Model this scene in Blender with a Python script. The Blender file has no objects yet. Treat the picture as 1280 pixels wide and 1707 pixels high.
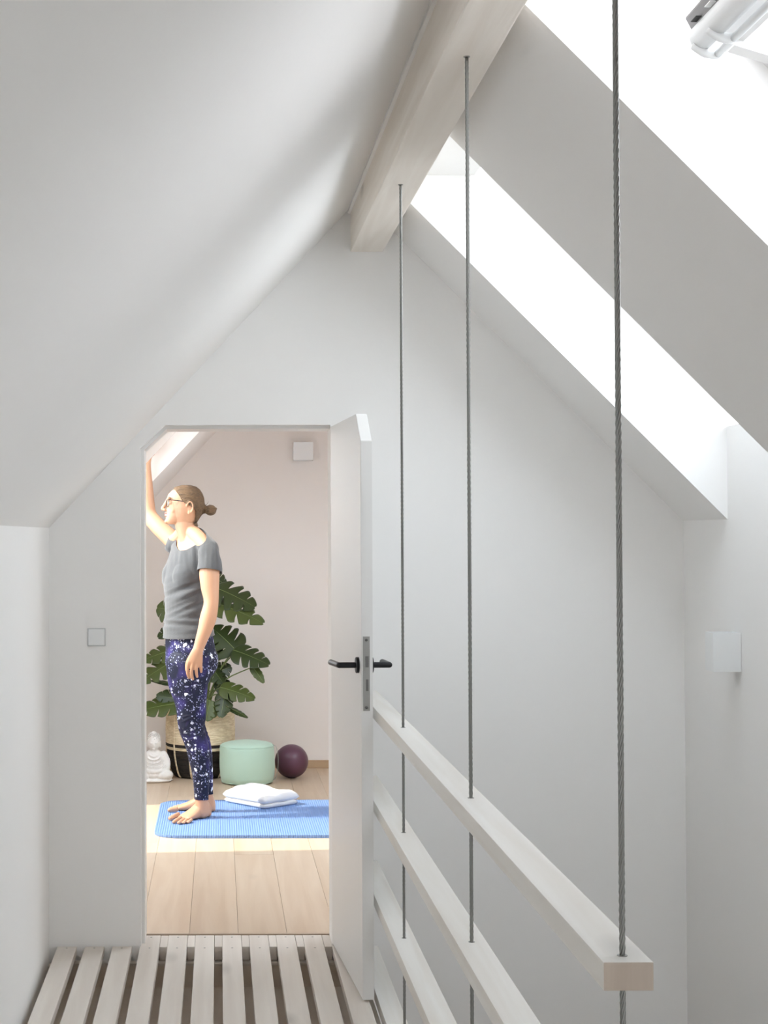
import bpy, bmesh, math, random
from mathutils import Vector, Matrix, noise
R = math.radians
random.seed(7)
SC = bpy.context.scene
COL = SC.collection

# ------------------------------------------------------------------ camera
FPX, HEYE, PITCH, ROLL, CX, CY = 2700.0, 1.45, 0.0205, 0.0024, 365.0, 838.0
cam_d = bpy.data.cameras.new('camera')
cam = bpy.data.objects.new('camera', cam_d); COL.objects.link(cam)
cam.location = (0, 0, HEYE)
cam.rotation_euler = (math.pi / 2 + PITCH, ROLL, 0)
cam_d.sensor_fit = 'VERTICAL'; cam_d.sensor_height = 36
cam_d.lens = FPX / 1707 * 36
cam_d.shift_x = (640 - CX) / 1707
cam_d.shift_y = (CY - 853.5) / 1707
cam_d.clip_start = 0.05
SC.camera = cam

# ------------------------------------------------------------------ world, sun, exposure
SKY_STRENGTH, SUN_STRENGTH, EXPOSURE = 4.2, 4.0, 0.78
world = bpy.data.worlds.new('sky'); SC.world = world; world.use_nodes = True
nt = world.node_tree; nt.nodes.clear()
w_out = nt.nodes.new('ShaderNodeOutputWorld'); w_bg = nt.nodes.new('ShaderNodeBackground')
w_tc = nt.nodes.new('ShaderNodeTexCoord'); w_sep = nt.nodes.new('ShaderNodeSeparateXYZ')
w_ramp = nt.nodes.new('ShaderNodeValToRGB')
w_ramp.color_ramp.elements[0].position = 0.0; w_ramp.color_ramp.elements[0].color = (0.93, 0.955, 1.0, 1)
w_ramp.color_ramp.elements[1].position = 1.0; w_ramp.color_ramp.elements[1].color = (0.83, 0.90, 1.0, 1)
nt.links.new(w_tc.outputs['Generated'], w_sep.inputs[0]); nt.links.new(w_sep.outputs['Z'], w_ramp.inputs[0])
nt.links.new(w_ramp.outputs[0], w_bg.inputs[0]); nt.links.new(w_bg.outputs[0], w_out.inputs[0])
w_bg.inputs[1].default_value = SKY_STRENGTH
sun_d = bpy.data.lights.new('sun', 'SUN'); sun = bpy.data.objects.new('sun', sun_d); COL.objects.link(sun)
sun_d.energy = SUN_STRENGTH; sun_d.angle = R(1.2); sun_d.color = (1.0, 0.90, 0.76)
sun_dir = Vector((1.0, 0.14, -0.98)).normalized()
sun.rotation_euler = sun_dir.to_track_quat('-Z', 'Y').to_euler()
sun.location = (-6, 6, 8)
SC.view_settings.view_transform = 'Standard'; SC.view_settings.look = 'None'
SC.view_settings.exposure = EXPOSURE; SC.view_settings.gamma = 1.0; SC.view_settings.use_curve_mapping = False
SC.cycles.max_bounces = 12; SC.cycles.diffuse_bounces = 9; SC.cycles.transparent_max_bounces = 12
SC.cycles.sample_clamp_indirect = 8

# ------------------------------------------------------------------ measuring helpers (camera ray at a known distance or height)
CM = (Matrix.Rotation(ROLL, 3, 'Y') @ Matrix.Rotation(math.pi / 2 + PITCH, 3, 'X'))
def ray(px, py): return CM @ Vector(((px - CX) / FPX, (CY - py) / FPX, -1))
def at(px, py, Y):
    v = ray(px, py); t = Y / v.y
    return Vector((v.x * t, Y, HEYE + v.z * t))
def atz(px, py, Z):
    v = ray(px, py); t = (Z - HEYE) / v.z
    return Vector((v.x * t, v.y * t, Z))
def pix(p):
    v = CM.transposed() @ (Vector(p) - Vector((0, 0, HEYE)))
    return CX - FPX * v.x / v.z, CY + FPX * v.y / v.z

# ------------------------------------------------------------------ materials
def mat(name, col, rough=0.6, metal=0.0, noise_amt=0.0, noise_scale=8.0, bump=0.0, bump_scale=60.0, spec=0.5, stretch=None, sheen=0.0):
    m = bpy.data.materials.new(name); m.use_nodes = True
    n = m.node_tree.nodes; l = m.node_tree.links
    b = n['Principled BSDF']
    b.inputs['Base Color'].default_value = (*col, 1); b.inputs['Roughness'].default_value = rough
    b.inputs['Metallic'].default_value = metal; b.inputs['Specular IOR Level'].default_value = spec
    if sheen: b.inputs['Sheen Weight'].default_value = sheen
    tc = n.new('ShaderNodeTexCoord'); vec = tc.outputs['Object']
    if stretch:
        mp = n.new('ShaderNodeMapping'); mp.inputs['Scale'].default_value = stretch
        l.new(vec, mp.inputs[0]); vec = mp.outputs[0]
    if noise_amt:
        t = n.new('ShaderNodeTexNoise'); t.inputs['Scale'].default_value = noise_scale; t.inputs['Detail'].default_value = 5
        l.new(vec, t.inputs['Vector'])
        rp = n.new('ShaderNodeMapRange'); rp.inputs[3].default_value = 1 - noise_amt; rp.inputs[4].default_value = 1 + noise_amt
        l.new(t.outputs[0], rp.inputs[0])
        mx = n.new('ShaderNodeMix'); mx.data_type = 'RGBA'; mx.blend_type = 'MULTIPLY'; mx.inputs[0].default_value = 1
        mx.inputs[6].default_value = (*col, 1); l.new(rp.outputs[0], mx.inputs[7]); l.new(mx.outputs[2], b.inputs['Base Color'])
    if bump:
        t2 = n.new('ShaderNodeTexNoise'); t2.inputs['Scale'].default_value = bump_scale; t2.inputs['Detail'].default_value = 4
        l.new(vec, t2.inputs['Vector'])
        bp = n.new('ShaderNodeBump'); bp.inputs['Strength'].default_value = bump; bp.inputs['Distance'].default_value = 0.01
        l.new(t2.outputs[0], bp.inputs['Height']); l.new(bp.outputs[0], b.inputs['Normal'])
    return m

def wood(name, c1, c2, along='Y', rough=0.5, scale=1.0, bump=0.05, per_object=0.0):
    """grain running along one axis, from stretched noise"""
    m = bpy.data.materials.new(name); m.use_nodes = True
    n = m.node_tree.nodes; l = m.node_tree.links; b = n['Principled BSDF']; b.inputs['Roughness'].default_value = rough
    tc = n.new('ShaderNodeTexCoord'); mp = n.new('ShaderNodeMapping')
    oi = n.new('ShaderNodeObjectInfo')
    s = {'X': (1.2, 22, 22), 'Y': (22, 1.2, 22), 'Z': (22, 22, 1.2)}[along]
    mp.inputs['Scale'].default_value = [k * scale for k in s]
    l.new(tc.outputs['Object'], mp.inputs[0])
    ad = n.new('ShaderNodeVectorMath'); ad.operation = 'ADD'
    sc = n.new('ShaderNodeMath'); sc.operation = 'MULTIPLY'; sc.inputs[1].default_value = 37.0
    l.new(oi.outputs['Random'], sc.inputs[0]); l.new(mp.outputs[0], ad.inputs[0]); l.new(sc.outputs[0], ad.inputs[1])
    t = n.new('ShaderNodeTexNoise'); t.inputs['Scale'].default_value = 1.0; t.inputs['Detail'].default_value = 6; t.inputs['Distortion'].default_value = 0.6
    l.new(ad.outputs[0], t.inputs['Vector'])
    rp = n.new('ShaderNodeValToRGB'); rp.color_ramp.elements[0].position = 0.32; rp.color_ramp.elements[1].position = 0.7
    rp.color_ramp.elements[0].color = (*c2, 1); rp.color_ramp.elements[1].color = (*c1, 1)
    l.new(t.outputs[0], rp.inputs[0])
    # knots
    mk = n.new('ShaderNodeMapping'); mk.inputs['Scale'].default_value = [k * 0.25 * scale + 0.9 for k in ((0.6, 9, 9) if along == 'X' else (9, 0.6, 9) if along == 'Y' else (9, 9, 0.6))]
    l.new(tc.outputs['Object'], mk.inputs[0])
    ak = n.new('ShaderNodeVectorMath'); ak.operation = 'ADD'; l.new(mk.outputs[0], ak.inputs[0]); l.new(sc.outputs[0], ak.inputs[1])
    vk = n.new('ShaderNodeTexVoronoi'); vk.inputs['Scale'].default_value = 1.3; l.new(ak.outputs[0], vk.inputs['Vector'])
    kr = n.new('ShaderNodeMapRange'); kr.inputs[1].default_value = 0.02; kr.inputs[2].default_value = 0.13; kr.inputs[3].default_value = 0.75; kr.inputs[4].default_value = 1.0
    l.new(vk.outputs['Distance'], kr.inputs[0])
    mx = n.new('ShaderNodeMix'); mx.data_type = 'RGBA'; mx.blend_type = 'MULTIPLY'; mx.inputs[0].default_value = 1
    l.new(rp.outputs[0], mx.inputs[6]); l.new(kr.outputs[0], mx.inputs[7])
    last = mx.outputs[2]
    if per_object:
        pr = n.new('ShaderNodeMapRange'); pr.inputs[3].default_value = 1 - per_object; pr.inputs[4].default_value = 1 + per_object * 0.4
        l.new(oi.outputs['Random'], pr.inputs[0])
        m2 = n.new('ShaderNodeMix'); m2.data_type = 'RGBA'; m2.blend_type = 'MULTIPLY'; m2.inputs[0].default_value = 1
        l.new(last, m2.inputs[6]); l.new(pr.outputs[0], m2.inputs[7]); last = m2.outputs[2]
    l.new(last, b.inputs['Base Color'])
    bp = n.new('ShaderNodeBump'); bp.inputs['Strength'].default_value = bump; bp.inputs['Distance'].default_value = 0.005
    l.new(t.outputs[0], bp.inputs['Height']); l.new(bp.outputs[0], b.inputs['Normal'])
    return m

M_plaster = mat('white_plaster', (0.875, 0.864, 0.85), 0.9, noise_amt=0.012, noise_scale=1.5, bump=0.03, bump_scale=40, spec=0.2)
M_plaster_bounce = mat('bounce_tinted_plaster', (0.86, 0.82, 0.785), 0.9, noise_amt=0.012, noise_scale=1.5, bump=0.03, bump_scale=40, spec=0.2)  # sun bounced off the oak floor is put into this wall colour
M_lacquer = mat('white_lacquer', (0.80, 0.79, 0.775), 0.4, bump=0.01)
M_beam = wood('limewashed_beam', (0.90, 0.85, 0.785), (0.80, 0.735, 0.66), 'Y', 0.8, 0.9, 0.25)
M_slat = wood('whitewashed_slat', (0.76, 0.71, 0.65), (0.66, 0.60, 0.54), 'Y', 0.6, 0.9, 0.08, 0.04)
M_rail = wood('whitewashed_rail', (0.80, 0.78, 0.74), (0.72, 0.68, 0.62), 'Y', 0.55, 0.9, 0.08)
M_oak = wood('pale_oak_plank', (0.66, 0.53, 0.40), (0.57, 0.43, 0.305), 'Y', 0.42, 0.8, 0.05, 0.10)
M_oak_x = wood('oak_baseboard', (0.50, 0.36, 0.23), (0.42, 0.29, 0.18), 'X', 0.5, 0.8, 0.05)
M_joint = mat('dark_joint', (0.26, 0.19, 0.13), 0.9)
M_steel = mat('brushed_steel', (0.36, 0.355, 0.34), 0.5, 0.9)
M_black = mat('black_metal', (0.018, 0.018, 0.02), 0.38, 0.6)
M_hole = mat('dark_recess', (0.03, 0.03, 0.03), 0.8)
M_white_plastic = mat('white_plastic', (0.82, 0.83, 0.83), 0.35)
M_greymetal = mat('grey_metal_flap', (0.22, 0.21, 0.21), 0.45, 0.5)
M_alu = mat('aluminium_tube', (0.60, 0.61, 0.61), 0.4, 0.7)

def glass_mat(name='window_glass', col=(0.96, 0.98, 0.98)):
    m = bpy.data.materials.new(name); m.use_nodes = True
    n = m.node_tree.nodes; l = m.node_tree.links; n.clear()
    o = n.new('ShaderNodeOutputMaterial'); mx = n.new('ShaderNodeMixShader'); tr = n.new('ShaderNodeBsdfTransparent'); gl = n.new('ShaderNodeBsdfGlossy')
    gl.inputs['Roughness'].default_value = 0.0; tr.inputs['Color'].default_value = (*col, 1)
    mx.inputs[0].default_value = 0.05
    l.new(tr.outputs[0], mx.inputs[1]); l.new(gl.outputs[0], mx.inputs[2]); l.new(mx.outputs[0], o.inputs[0])
    return m
M_glass = glass_mat()
M_glass_dim = glass_mat('dimmed_glass', (0.78, 0.80, 0.81))  # tint added to cut the daylight that over-brightens the light shaft

# ------------------------------------------------------------------ mesh helpers
def obj(name, bm, m, parent=None, smooth=False, loc=None):
    """bm is in world coordinates; with a parent Empty the mesh is stored relative to it"""
    if isinstance(bm, bpy.types.Mesh): me = bm
    else:
        bmesh.ops.recalc_face_normals(bm, faces=bm.faces[:])
        me = bpy.data.meshes.new(name); bm.to_mesh(me); bm.free()
    o = bpy.data.objects.new(name, me); COL.objects.link(o)
    for mm in (m if isinstance(m, (list, tuple)) else [m]):
        me.materials.append(mm)
    if smooth: me.shade_smooth()
    off = None
    if parent is not None:
        o.parent = parent; off = parent['_w'] if '_w' in parent else parent.matrix_world.translation
        off = Vector(off)
        o['_w'] = tuple(off)
    elif loc is not None:
        off = Vector(loc); o.location = loc; o['_w'] = tuple(off)
    if off is not None: me.transform(Matrix.Translation(-off))
    return o
def thing(name, label, cat, loc, group=None):
    o = bpy.data.objects.new(name, None); COL.objects.link(o); o.location = loc; o['_w'] = tuple(loc)
    o.empty_display_size = 0.05
    return tag(o, label, cat, group)
def tag(o, label, cat, group=None):
    o['label'] = label; o['category'] = cat
    if group: o['group'] = group
    return o
def struct(name, bm, m, parent=None, label=None, smooth=False):
    o = obj(name, bm, m, parent, smooth)
    if parent is None: o['kind'] = 'structure'
    if label: o['label'] = label
    return o
def NB(): return bmesh.new()
def box(bm, x0, x1, y0, y1, z0, z1, bev=0.0):
    vs = [bm.verts.new((x, y, z)) for x in (x0, x1) for y in (y0, y1) for z in (z0, z1)]
    q = [(0, 1, 3, 2), (4, 6, 7, 5), (0, 4, 5, 1), (2, 3, 7, 6), (0, 2, 6, 4), (1, 5, 7, 3)]
    fs = [bm.faces.new([vs[i] for i in f]) for f in q]
    if bev:
        es = list({e for f in fs for e in f.edges})
        bmesh.ops.bevel(bm, geom=es, offset=bev, segments=2, affect='EDGES', profile=0.7)
    return bm
def prism(bm, poly, y0, y1, axis='Y', bev=0.0):
    """poly of (a,b) extruded along axis: Y -> (x,z), X -> (y,z), Z -> (x,y)"""
    def P(a, b, t): return {'Y': (a, t, b), 'X': (t, a, b), 'Z': (a, b, t)}[axis]
    A = [bm.verts.new(P(a, b, y0)) for a, b in poly]; B = [bm.verts.new(P(a, b, y1)) for a, b in poly]
    fs = [bm.faces.new(A), bm.faces.new(B)]
    k = len(poly)
    for i in range(k): fs.append(bm.faces.new([A[i], A[(i + 1) % k], B[(i + 1) % k], B[i]]))
    if bev:
        es = list({e for f in fs for e in f.edges})
        bmesh.ops.bevel(bm, geom=es, offset=bev, segments=2, affect='EDGES', profile=0.7)
    return bm
def loft(bm, rings, cap=True, closed=True):
    L = [[bm.verts.new(p) for p in r] for r in rings]
    n = len(L[0])
    for a, b in zip(L, L[1:]):
        for i in range(n if closed else n - 1):
            bm.faces.new([a[i], a[(i + 1) % n], b[(i + 1) % n], b[i]])
    if cap and closed:
        for r in (L[0], L[-1]):
            c = bm.verts.new(sum((v.co for v in r), Vector()) / n)
            for i in range(n): bm.faces.new([r[i], r[(i + 1) % n], c])
    return L
def limb(bm, pts, ref=(0, 1, 0), n=16, round_ends=True):
    """pts: (Vector, a, b); a along ref (made perpendicular), b across. Tapered tube with rounded ends."""
    ref = Vector(ref)
    P = [(Vector(p), a, b) for p, a, b in pts]
    # catmull-rom refine
    out = []
    for i in range(len(P) - 1):
        p0 = P[max(i - 1, 0)]; p1 = P[i]; p2 = P[i + 1]; p3 = P[min(i + 2, len(P) - 1)]
        for k in range(4):
            t = k / 4
            def cr(a, b, c, d): return 0.5 * ((2 * b) + (c - a) * t + (2 * a - 5 * b + 4 * c - d) * t * t + (3 * b - a - 3 * c + d) * t ** 3)
            out.append((cr(p0[0], p1[0], p2[0], p3[0]), cr(p0[1], p1[1], p2[1], p3[1]), cr(p0[2], p1[2], p2[2], p3[2])))
    out.append(P[-1]); P = out
    rings = []
    def ring(c, t, a, b):
        u = (ref - t * ref.dot(t)).normalized(); w = t.cross(u)
        return [c + u * (a * math.cos(2 * math.pi * i / n)) + w * (b * math.sin(2 * math.pi * i / n)) for i in range(n)]
    for i, (c, a, b) in enumerate(P):
        t = (P[min(i + 1, len(P) - 1)][0] - P[max(i - 1, 0)][0]).normalized()
        if round_ends and i == 0:
            for k in (0.97, 0.8, 0.5): rings.append(ring(c - t * min(a, b) * k, t, a * math.sqrt(1 - k * k), b * math.sqrt(1 - k * k)))
        rings.append(ring(c, t, a, b))
        if round_ends and i == len(P) - 1:
            for k in (0.5, 0.8, 0.97): rings.append(ring(c + t * min(a, b) * k, t, a * math.sqrt(1 - k * k), b * math.sqrt(1 - k * k)))
    loft(bm, rings)
def ell(bm, c, r, rot=None, n=16, m=10):
    M = rot or Matrix.Identity(3); c = Vector(c)
    rings = []
    for j in range(1, m):
        th = math.pi * j / m
        rings.append([c + M @ Vector((r[0] * math.sin(th) * math.cos(2 * math.pi * i / n), r[1] * math.sin(th) * math.sin(2 * math.pi * i / n), r[2] * math.cos(th))) for i in range(n)])
    L = loft(bm, rings, cap=False)
    for rr, z in ((L[0], 1), (L[-1], -1)):
        v = bm.verts.new(c + M @ Vector((0, 0, z * r[2])))
        for i in range(n): bm.faces.new([rr[i], rr[(i + 1) % n], v])
def lathe(bm, c, prof, n=48, wob=None):
    c = Vector(c)
    rings = []
    for k, (r, z) in enumerate(prof):
        rings.append([c + Vector(((r + (wob(2 * math.pi * i / n, z) if wob else 0)) * math.cos(2 * math.pi * i / n), (r + (wob(2 * math.pi * i / n, z) if wob else 0)) * math.sin(2 * math.pi * i / n), z)) for i in range(n)])
    return loft(bm, rings)
def tube(bm, pts, r, n=8): limb(bm, [(p, r, r) for p in pts], ref=(0.31, 0.2, 0.93), n=n)
def remesh(bm, voxel, smooth=4, fac=0.5):
    bmesh.ops.recalc_face_normals(bm, faces=bm.faces[:])
    me = bpy.data.meshes.new('tmp'); bm.to_mesh(me); bm.free()
    o = bpy.data.objects.new('tmp', me); COL.objects.link(o)
    md = o.modifiers.new('r', 'REMESH'); md.mode = 'VOXEL'; md.voxel_size = voxel; md.use_smooth_shade = True
    if smooth:
        s = o.modifiers.new('s', 'SMOOTH'); s.iterations = smooth; s.factor = fac
    dg = bpy.context.evaluated_depsgraph_get(); dg.update()
    out = bpy.data.meshes.new_from_object(o.evaluated_get(dg))
    bpy.data.objects.remove(o); bpy.data.meshes.remove(me)
    out.materials.clear()
    return out

# ================================================================== STRUCTURE
WY, TY, BY = 5.763, 5.931, 10.149          # front of the gable wall, threshold, back wall of the far room
XL, XR = -0.604, 1.652                     # knee walls of the landing
AX, AZ = 0.505, 2.656                      # ridge
KL, KR = 1.061, 1.008                      # slopes
ZL, ZR = 1.48, 1.50
YB = -1.9                                  # back end of the landing
LOW = -2.7
def zl(x): return ZL + KL * (x - XL)
def zr(x): return ZR + KR * (XR - x)
OFF = 0.50                                  # roof thickness, vertical

# right knee wall, left knee wall, back wall
struct('wall_right', box(NB(), XR, XR + 0.25, YB, WY, LOW, ZR), M_plaster)
struct('wall_left', box(NB(), XL - 0.25, XL, YB, WY, LOW, ZL), M_plaster)
bm = NB()
GX0, GX1, GZ0, GZ1 = 0.45, 1.50, -0.4, 1.30
prism(bm, [(XL - .3, LOW), (GX0, LOW), (GX0, zl(GX0) + .4), (XL - .3, ZL + .4)], YB - .2, YB)
prism(bm, [(GX1, LOW), (XR + .3, LOW), (XR + .3, zr(XR) + .3), (GX1, zr(GX1) + .4)], YB - .2, YB)
box(bm, GX0, GX1, YB - .2, YB, LOW, GZ0)
prism(bm, [(GX0, GZ1), (GX1, GZ1), (GX1, zr(GX1) + .4), (AX, AZ + .4), (GX0, zl(GX0) + .4)], YB - .2, YB)
struct('wall_back', bm, M_plaster)
bm = NB()
for q in ((GX0, GX0 + .06, GZ0, GZ1), (GX1 - .06, GX1, GZ0, GZ1), (GX0 + .06, GX1 - .06, GZ0, GZ0 + .06), (GX0 + .06, GX1 - .06, GZ1 - .06, GZ1)): box(bm, q[0], q[1], YB - .14, YB - .07, q[2], q[3])
w_fill = struct('window_fill_back', bm, M_lacquer, label='white gable window added unseen behind the camera for fill light')  # added out of view to fill the landing with daylight
obj('pane', box(NB(), GX0 + .055, GX1 - .055, YB - .11, YB - .104, GZ0 + .055, GZ1 - .055), M_glass, w_fill)

# gable wall with the door opening (clipped corner upper left)
DL, DR, DT = -0.279, 0.398, 1.845
CHX, CHZ = -0.191, 1.762
RY = 5.797                                  # rebate: frame plate set back a little
bm = NB()
YW = 5.925
XA, XB = -1.75, 2.5
prism(bm, [(XA, LOW), (DL, LOW), (DL, CHZ), (CHX, DT), (CHX, zl(CHX) + 0.3), (XL - 0.2, zl(XL) + 0.3), (XA, zl(XA) + 0.45)], WY, YW)
prism(bm, [(CHX, DT), (DR, DT), (DR, zl(DR) + .3), (CHX, zl(CHX) + .3)], WY, YW)
prism(bm, [(DR, LOW), (XB, LOW), (XB, zr(XB) + 0.4), (AX, AZ + 0.3), (DR, zl(DR) + 0.3)], WY, YW)
prism(bm, [(DL, LOW), (DR, LOW), (DR, -0.10), (DL, -0.10)], WY + 0.002, YW)
struct('wall_gable', bm, M_plaster)
# thin door lining inside the opening
bm = NB()
t = 0.012
prism(bm, [(DL, -0.01), (DL + t, -0.01), (DL + t, CHZ - 0.004), (CHX + 0.004, DT - t), (DR, DT - t), (DR, DT), (CHX, DT), (DL, CHZ)], RY, YW + 0.02)
struct('trim_1', bm, M_lacquer, label='white lining of the doorway with a clipped upper corner')

# left ceiling of the landing
bm = NB(); prism(bm, [(XL, ZL), (AX, AZ), (AX, AZ + OFF), (XL - 0.25, ZL + OFF - 0.25 * KL), (XL - 0.25, ZL)], YB, WY)
struct('ceiling_left', bm, M_plaster)
# right ceiling: strips between the roof windows
EAVE = XR + 0.30
STRIP = [(XR, ZR), (EAVE, ZR), (EAVE, zr(EAVE) + OFF), (AX, AZ + OFF), (AX, AZ)]
LOWP = [(XR, ZR), (EAVE, ZR), (EAVE, zr(EAVE) + OFF), (XR, ZR + 0.303)]
ZS = 2.625; XS = XR - (ZS - ZR) / KR; XW = XR - (ZS - ZR - 0.303) / KR
UPP = [(XS, ZS), (XW, ZS), (XW, zr(XW) + OFF), (AX, AZ + OFF), (AX, AZ)]
OPEN = [(4.37, 5.262), (2.40, 3.285)]
bm = NB()
edges = [YB] + [v for a, b in sorted(OPEN) for v in (a, b)] + [WY]
for a, b in zip(edges[0::2], edges[1::2]): prism(bm, STRIP, a, b)
for a, b in OPEN:
    prism(bm, LOWP, a, b); prism(bm, UPP, a, b)
struct('ceiling_right', bm, M_plaster)

# ridge beam
bm = NB(); box(bm, 0.472, 0.587, YB, WY, 2.462, 2.75, 0.004)
b_ = struct('ridge_beam', bm, M_beam, label='limewashed timber ridge beam with three steel cables hanging from it')
bm = NB(); box(bm, 0.462, 0.472, YB, WY, 2.600, 2.622)
struct('trim_2', bm, M_plaster)

# roof windows of the landing
def roof_window(name, y0, y1, parent_label, tilt=False):
    nrm = Vector((KR, 0, 1)).normalized(); dn = Vector((1, 0, -KR)).normalized()
    o = Vector((XW, 0, ZS)); L = (XR - XW) / dn.x
    def pt(s, y, h): return o + dn * s + nrm * h + Vector((0, y, 0))
    def bar(bm, s0, s1, ya, yb, h0, h1):
        vs = [bm.verts.new(pt(s, y, h)) for s in (s0, s1) for y in (ya, yb) for h in (h0, h1)]
        for f in [(0, 1, 3, 2), (4, 6, 7, 5), (0, 4, 5, 1), (2, 3, 7, 6), (0, 2, 6, 4), (1, 5, 7, 3)]: bm.faces.new([vs[i] for i in f])
    bm = NB(); w = 0.05; h0, h1 = 0.045, 0.135
    bar(bm, 0.0, w, y0, y1, h0, h1); bar(bm, L - w, L, y0, y1, h0, h1); bar(bm, w, L - w, y0, y0 + w, h0, h1); bar(bm, w, L - w, y1 - w, y1, h0, h1)
    root = struct(name, bm, M_lacquer, label=parent_label)
    if not tilt:
        bm = NB(); w2 = 0.045
        a0, a1 = w, L - w; b0, b1 = y0 + w, y1 - w
        bar(bm, a0, a0 + w2, b0, b1, .06, .12); bar(bm, a1 - w2, a1, b0, b1, .06, .12); bar(bm, a0 + w2, a1 - w2, b0, b0 + w2, .06, .12); bar(bm, a0 + w2, a1 - w2, b1 - w2, b1, .06, .12)
        obj('sash', bm, M_lacquer, root)
        bm = NB(); bar(bm, a0 + w2 - .005, a1 - w2 + .005, b0 + w2 - .005, b1 - w2 + .005, .088, .094); obj('pane', bm, M_glass, root)
    return root
roof_window('window_1', *OPEN[0], 'white roof window above the far light shaft beside the beam')
win2 = roof_window('window_2', *OPEN[1], 'white roof window with an open tilted sash and grey control bar', True)

# tilted sash of window_2 with its control bar, along Y
ys1 = 3.215; ys0 = 2.46
top = at(1196, 82, ys1)
sd = Vector((0.957, 0, -0.29)); sn = Vector((0.29, 0, 0.957))
def sp(s, y, h): return Vector((top.x, 0, top.z)) + sd * s + sn * h + Vector((0, y, 0))
def sbar(bm, s0, s1, ya, yb, h0, h1):
    vs = [bm.verts.new(sp(s, y, h)) for s in (s0, s1) for y in (ya, yb) for h in (h0, h1)]
    for f in [(0, 1, 3, 2), (4, 6, 7, 5), (0, 4, 5, 1), (2, 3, 7, 6), (0, 2, 6, 4), (1, 5, 7, 3)]: bm.faces.new([vs[i] for i in f])
SL = 0.50
bm = NB(); sbar(bm, 0.02, SL, ys1 - 0.045, ys1, 0.0, 0.04); sbar(bm, 0.02, SL, ys0, ys0 + 0.045, 0, 0.04); sbar(bm, SL - .045, SL, ys0 + .045, ys1 - .045, 0, .04); sbar(bm, -0.02, 0.035, ys0 + .045, ys1 - .045, 0.012, .04)
sash = obj('sash', bm, M_lacquer, win2)
bm = NB(); sbar(bm, 0.03, SL - .04, ys0 + .04, ys1 - .04, .018, .024); obj('pane', bm, M_glass_dim, win2)
# control bar
bm = NB(); c0 = at(1196, 90, ys1); tube(bm, [c0 + Vector((0, 0.0, 0)), c0 + Vector((0, -0.4, 0)), c0 + Vector((0, -0.74, 0))], 0.008, 12); obj('control_bar', bm, M_alu, win2, True)
# white half-round flap behind the bar
bm = NB()
fl = at(1172, 62, ys1 + 0.01)
rings = []
for y in (ys1 + 0.01, ys0):
    r_ = []
    for i in range(13):
        a = math.pi * (0.62 + 0.95 * i / 12)
        r_.append((fl.x + 0.028 * math.cos(a), y, fl.z + 0.028 * math.sin(a)))
    for i in range(12, -1, -1):
        a = math.pi * (0.62 + 0.95 * i / 12)
        r_.append((fl.x + 0.024 * math.cos(a), y, fl.z + 0.024 * math.sin(a)))
    rings.append(r_)
loft(bm, rings); obj('ventilation_flap', bm, M_white_plastic, win2, True)
for yb in (ys1 - 0.0, ys1 - 0.10, ys0 + .02):
    bm = NB(); a = Vector((fl.x - .018, yb, fl.z - .018)); limb(bm, [(a, .006, .013), (a.lerp(Vector((c0.x, yb, c0.z)), .5) + Vector((-.002, 0, -.006)), .006, .011), (Vector((c0.x, yb, c0.z)), .006, .011)], ref=(0, 1, 0), n=10)
    obj('bracket', bm, M_white_plastic, win2, True)
bm = NB(); pl = at(1143, 32, ys1 + .03); p2 = at(1157, 58, ys1 + .03)
vs = []
for y in (ys1 + .03, ys0):
    for p, h in ((pl, 0), (p2, 0), (p2, .004), (pl, .004)): vs.append(bm.verts.new((p.x, y, p.z + h)))
bm.faces.new(vs[:4]); bm.faces.new(vs[4:])
for i in range(4): bm.faces.new([vs[i], vs[(i + 1) % 4], vs[4 + (i + 1) % 4], vs[4 + i]])
flap = obj('flap_plate', bm, M_greymetal, win2)
for k in range(4):
    bm = NB(); mid = (pl + p2) / 2; box(bm, mid.x - .010, mid.x + .006, ys1 - .01 - k * .09 - .035, ys1 - .01 - k * .09, mid.z - .003, mid.z - .001); obj('slot', bm, M_hole if k % 2 == 0 else M_white_plastic, flap)

# ------------------------------------------------------------------ far room shell
YXL = -1.5; YXR = 2.3
OY0, OY1 = 7.24, 8.69
struct('wall_yoga_back', prism(NB(), [(YXL - .3, -.3), (YXR + .3, -.3), (YXR + .3, zr(YXR) + .3), (AX, AZ + .4), (YXL - .3, zl(YXL) + .3)], BY, BY + .2), M_plaster_bounce)
struct('wall_yoga_left', box(NB(), YXL - .25, YXL, YW, BY, -.3, zl(YXL)), M_plaster_bounce)
struct('wall_yoga_right', box(NB(), YXR, YXR + .25, YW, BY, -.3, zr(YXR)), M_plaster_bounce)
RS = [(YXR, zr(YXR)), (YXR + .25, zr(YXR)), (YXR + .25, zr(YXR + .25) + OFF), (AX, AZ + OFF), (AX, AZ)]
PY0, PY1 = 6.7, 8.5
xq0 = XR - (1.15 - ZR) / KR; xq1 = XR - (2.2 - ZR) / KR
bm = NB(); prism(bm, RS, YW - .1, PY0); prism(bm, RS, PY1, BY)
prism(bm, [(YXR, zr(YXR)), (YXR + .25, zr(YXR)), (YXR + .25, zr(YXR + .25) + OFF), (xq0, 1.15 + OFF), (xq0, 1.15)], PY0, PY1)
prism(bm, [(xq1, 2.2), (xq1, 2.2 + OFF), (AX, AZ + OFF), (AX, AZ)], PY0, PY1)
struct('ceiling_yoga_right', bm, M_plaster_bounce)
YO = 0.31
LS = [(YXL, zl(YXL)), (AX, AZ), (AX, AZ + YO), (YXL - .25, zl(YXL - .25) + YO), (YXL - .25, zl(YXL))]
zs0, zs1 = 0.60, 2.013
YO = 0.31
xs0 = XL + (zs0 - ZL) / KL; xs1 = XL + (zs1 - ZL) / KL; xw1 = XL + (zs1 - ZL - 0.30) / KL
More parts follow.
